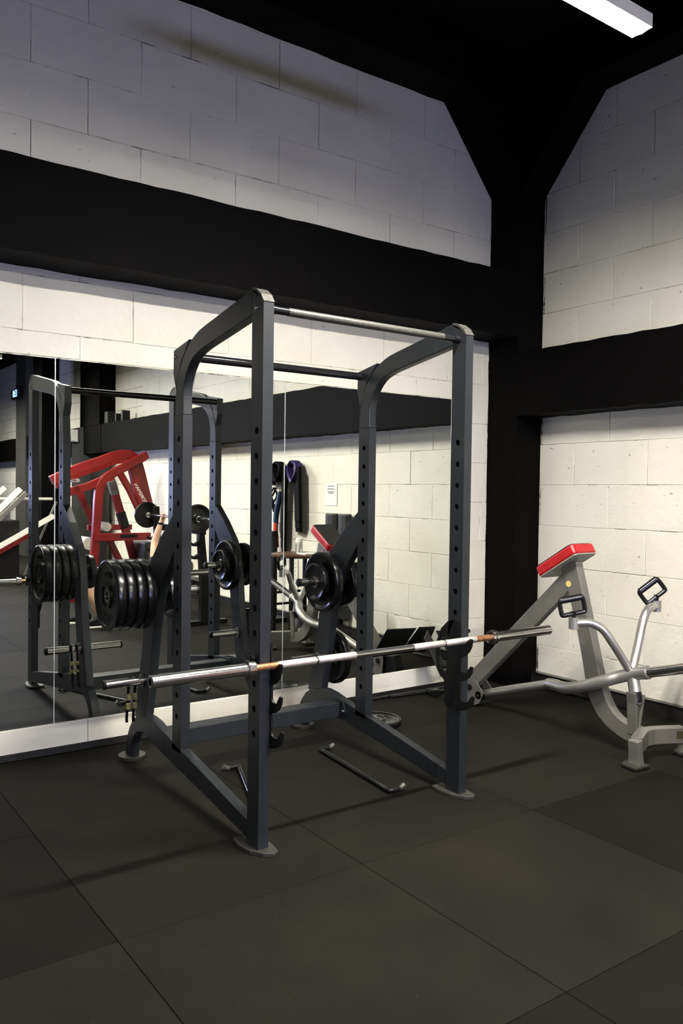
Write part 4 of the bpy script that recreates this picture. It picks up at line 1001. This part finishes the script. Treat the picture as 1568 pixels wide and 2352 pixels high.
# ================================================================== LEG PRESS far in the hall (seen at the mirror's left edge)
lp = thing('leg_press', (3.3, -9.2, 0), 'leg press with pale slanted rails at the left edge of the mirror', 'exercise machine')
def lpbeam(p0, p1, w, y0, y1, name, mat): 
    return xz_beam([p0, p1], w, y0, y1, name, mat, lp, 0.004)
lpbeam((2.55, 0.72), (3.30, 1.47), 0.07, -9.55, -9.45, 'guide_rail', 'white_paint')
lpbeam((2.60, 0.60), (3.42, 1.45), 0.08, -9.05, -8.95, 'guide_rail', 'white_paint')
lpbeam((3.02, 0.92), (3.48, 1.39), 0.07, -8.90, -8.84, 'sled_rail', 'silver_paint')
lpbeam((2.60, 0.28), (3.90, 1.02), 0.07, -8.90, -8.80, 'seat_rail', 'white_paint')
lpbeam((2.62, 0.21), (3.55, 0.74), 0.07, -8.89, -8.81, 'seat_beam', 'red_paint')
MB().lathe([(-0.5, 0.024), (0.5, 0.024)], (3.45, -9.1, 1.29), 'x', 14).build('plate_peg', 'white_paint', lp)
MB().box(3.05, 3.40, -9.5, -8.95, 0.0, 0.95).build('weight_housing', 'black_steel', lp, 0.02)
MB().box(2.75, 3.25, -9.45, -9.0, 0.86, 0.94).build('seat_pad', 'red_vinyl', lp, 0.03, seg=3)
MB().box(2.6, 4.0, -9.0, -8.9, 0.0, 0.07).build('floor_rail', 'black_steel', lp, 0.004)
xz_beam([(3.80, 0.04), (3.62, 0.75), (3.62, 1.35)], 0.06, -8.9, -8.82, 'frame_post', 'black_steel', lp, 0.004)
xz_beam([(3.46, 0.04), (3.98, 1.25)], 0.03, -9.0, -8.96, 'brace', 'silver_paint', lp, 0.003)
rk = thing('storage_rack', (3.9, -12.0, 0), 'low black storage rack standing before the far wall bay', 'rack')
MB().box(3.2, 4.6, -16.4, -15.8, 0.0, 0.05).build('shelf', 'black_steel', rk); MB().box(3.2, 4.6, -16.4, -15.8, 1.20, 1.28).build('shelf', 'black_steel', rk)
for xx in (3.22, 4.55):
    MB().box(xx-0.03, xx+0.03, -16.4, -15.8, 0.05, 1.50).build('side_frame', 'black_steel', rk)
# clock on the far pilaster
ck = thing('digital_clock', (4.64, -14.1, 3.42), 'digital wall clock with pale blue digits on the far pilaster', 'clock')
MB().box(4.60, 4.68, -14.50, -13.80, 3.40, 3.62).build('clock_case', 'black_steel', ck, 0.005)
cu = bpy.data.curves.new('digits', 'FONT'); cu.body = '13:0'; cu.size = 0.22; cu.extrude = 0.002; cu.align_x = 'CENTER'; cu.align_y = 'CENTER'
to_ = bpy.data.objects.new('digits', cu); COL.objects.link(to_)
dg = bpy.context.evaluated_depsgraph_get(); tme = bpy.data.meshes.new_from_object(to_.evaluated_get(dg)); bpy.data.objects.remove(to_)
tme.materials.clear(); tme.materials.append(MATS['clock_digits'])
dgt = bpy.data.objects.new('digits', tme); COL.objects.link(dgt); dgt.parent = ck
dgt.matrix_local = Matrix.Translation(Vector((4.596, -14.15, 3.51))-Vector(ck['_o'])) @ Matrix.Rotation(-PI/2, 4, 'Z') @ Matrix.Rotation(PI/2, 4, 'X')
# wall speaker and small boxes on the beam ledge
sp = thing('wall_speaker', (4.62, -10.25, 2.30), 'white curved wall speaker on the beam above the dark door', 'speaker')
MB().prism([(4.69, 2.30), (4.60, 2.315), (4.55, 2.40), (4.53, 2.52), (4.69, 2.52)], 'y', -10.45, -10.10).build('speaker_case', 'white_paint', sp, 0.01)
MB().box(4.685, 4.70, -10.40, -10.0, 2.28, 2.53).build('bracket', 'black_steel', sp)
for k, (y, wdt, hgt, lab) in enumerate(((-8.80, 0.16, 0.20, 'largest black box standing on the beam ledge beside the upper pilaster'),
                                        (-8.36, 0.06, 0.14, 'slim box in the middle of the beam ledge'),
                                        (-8.08, 0.08, 0.17, 'small dark box with a lead at the end of the beam ledge'))):
    bxo = thing('ledge_box', (4.80, y, BEAM_R[1]+0.004), lab, 'box', 'boxes on the beam ledge')
    MB().box(4.74, 4.86, y-wdt/2, y+wdt/2, BEAM_R[1]+0.004, BEAM_R[1]+hgt).build('case', 'black_steel', bxo, 0.004)
    MB().box(4.736, 4.741, y-wdt/2+0.01, y+wdt/2-0.01, BEAM_R[1]+0.02, BEAM_R[1]+hgt-0.01).build('front_panel', 'rack_cap', bxo)

# ---- clean helper properties
for o in bpy.data.objects:
    if '_o' in o: del o['_o']
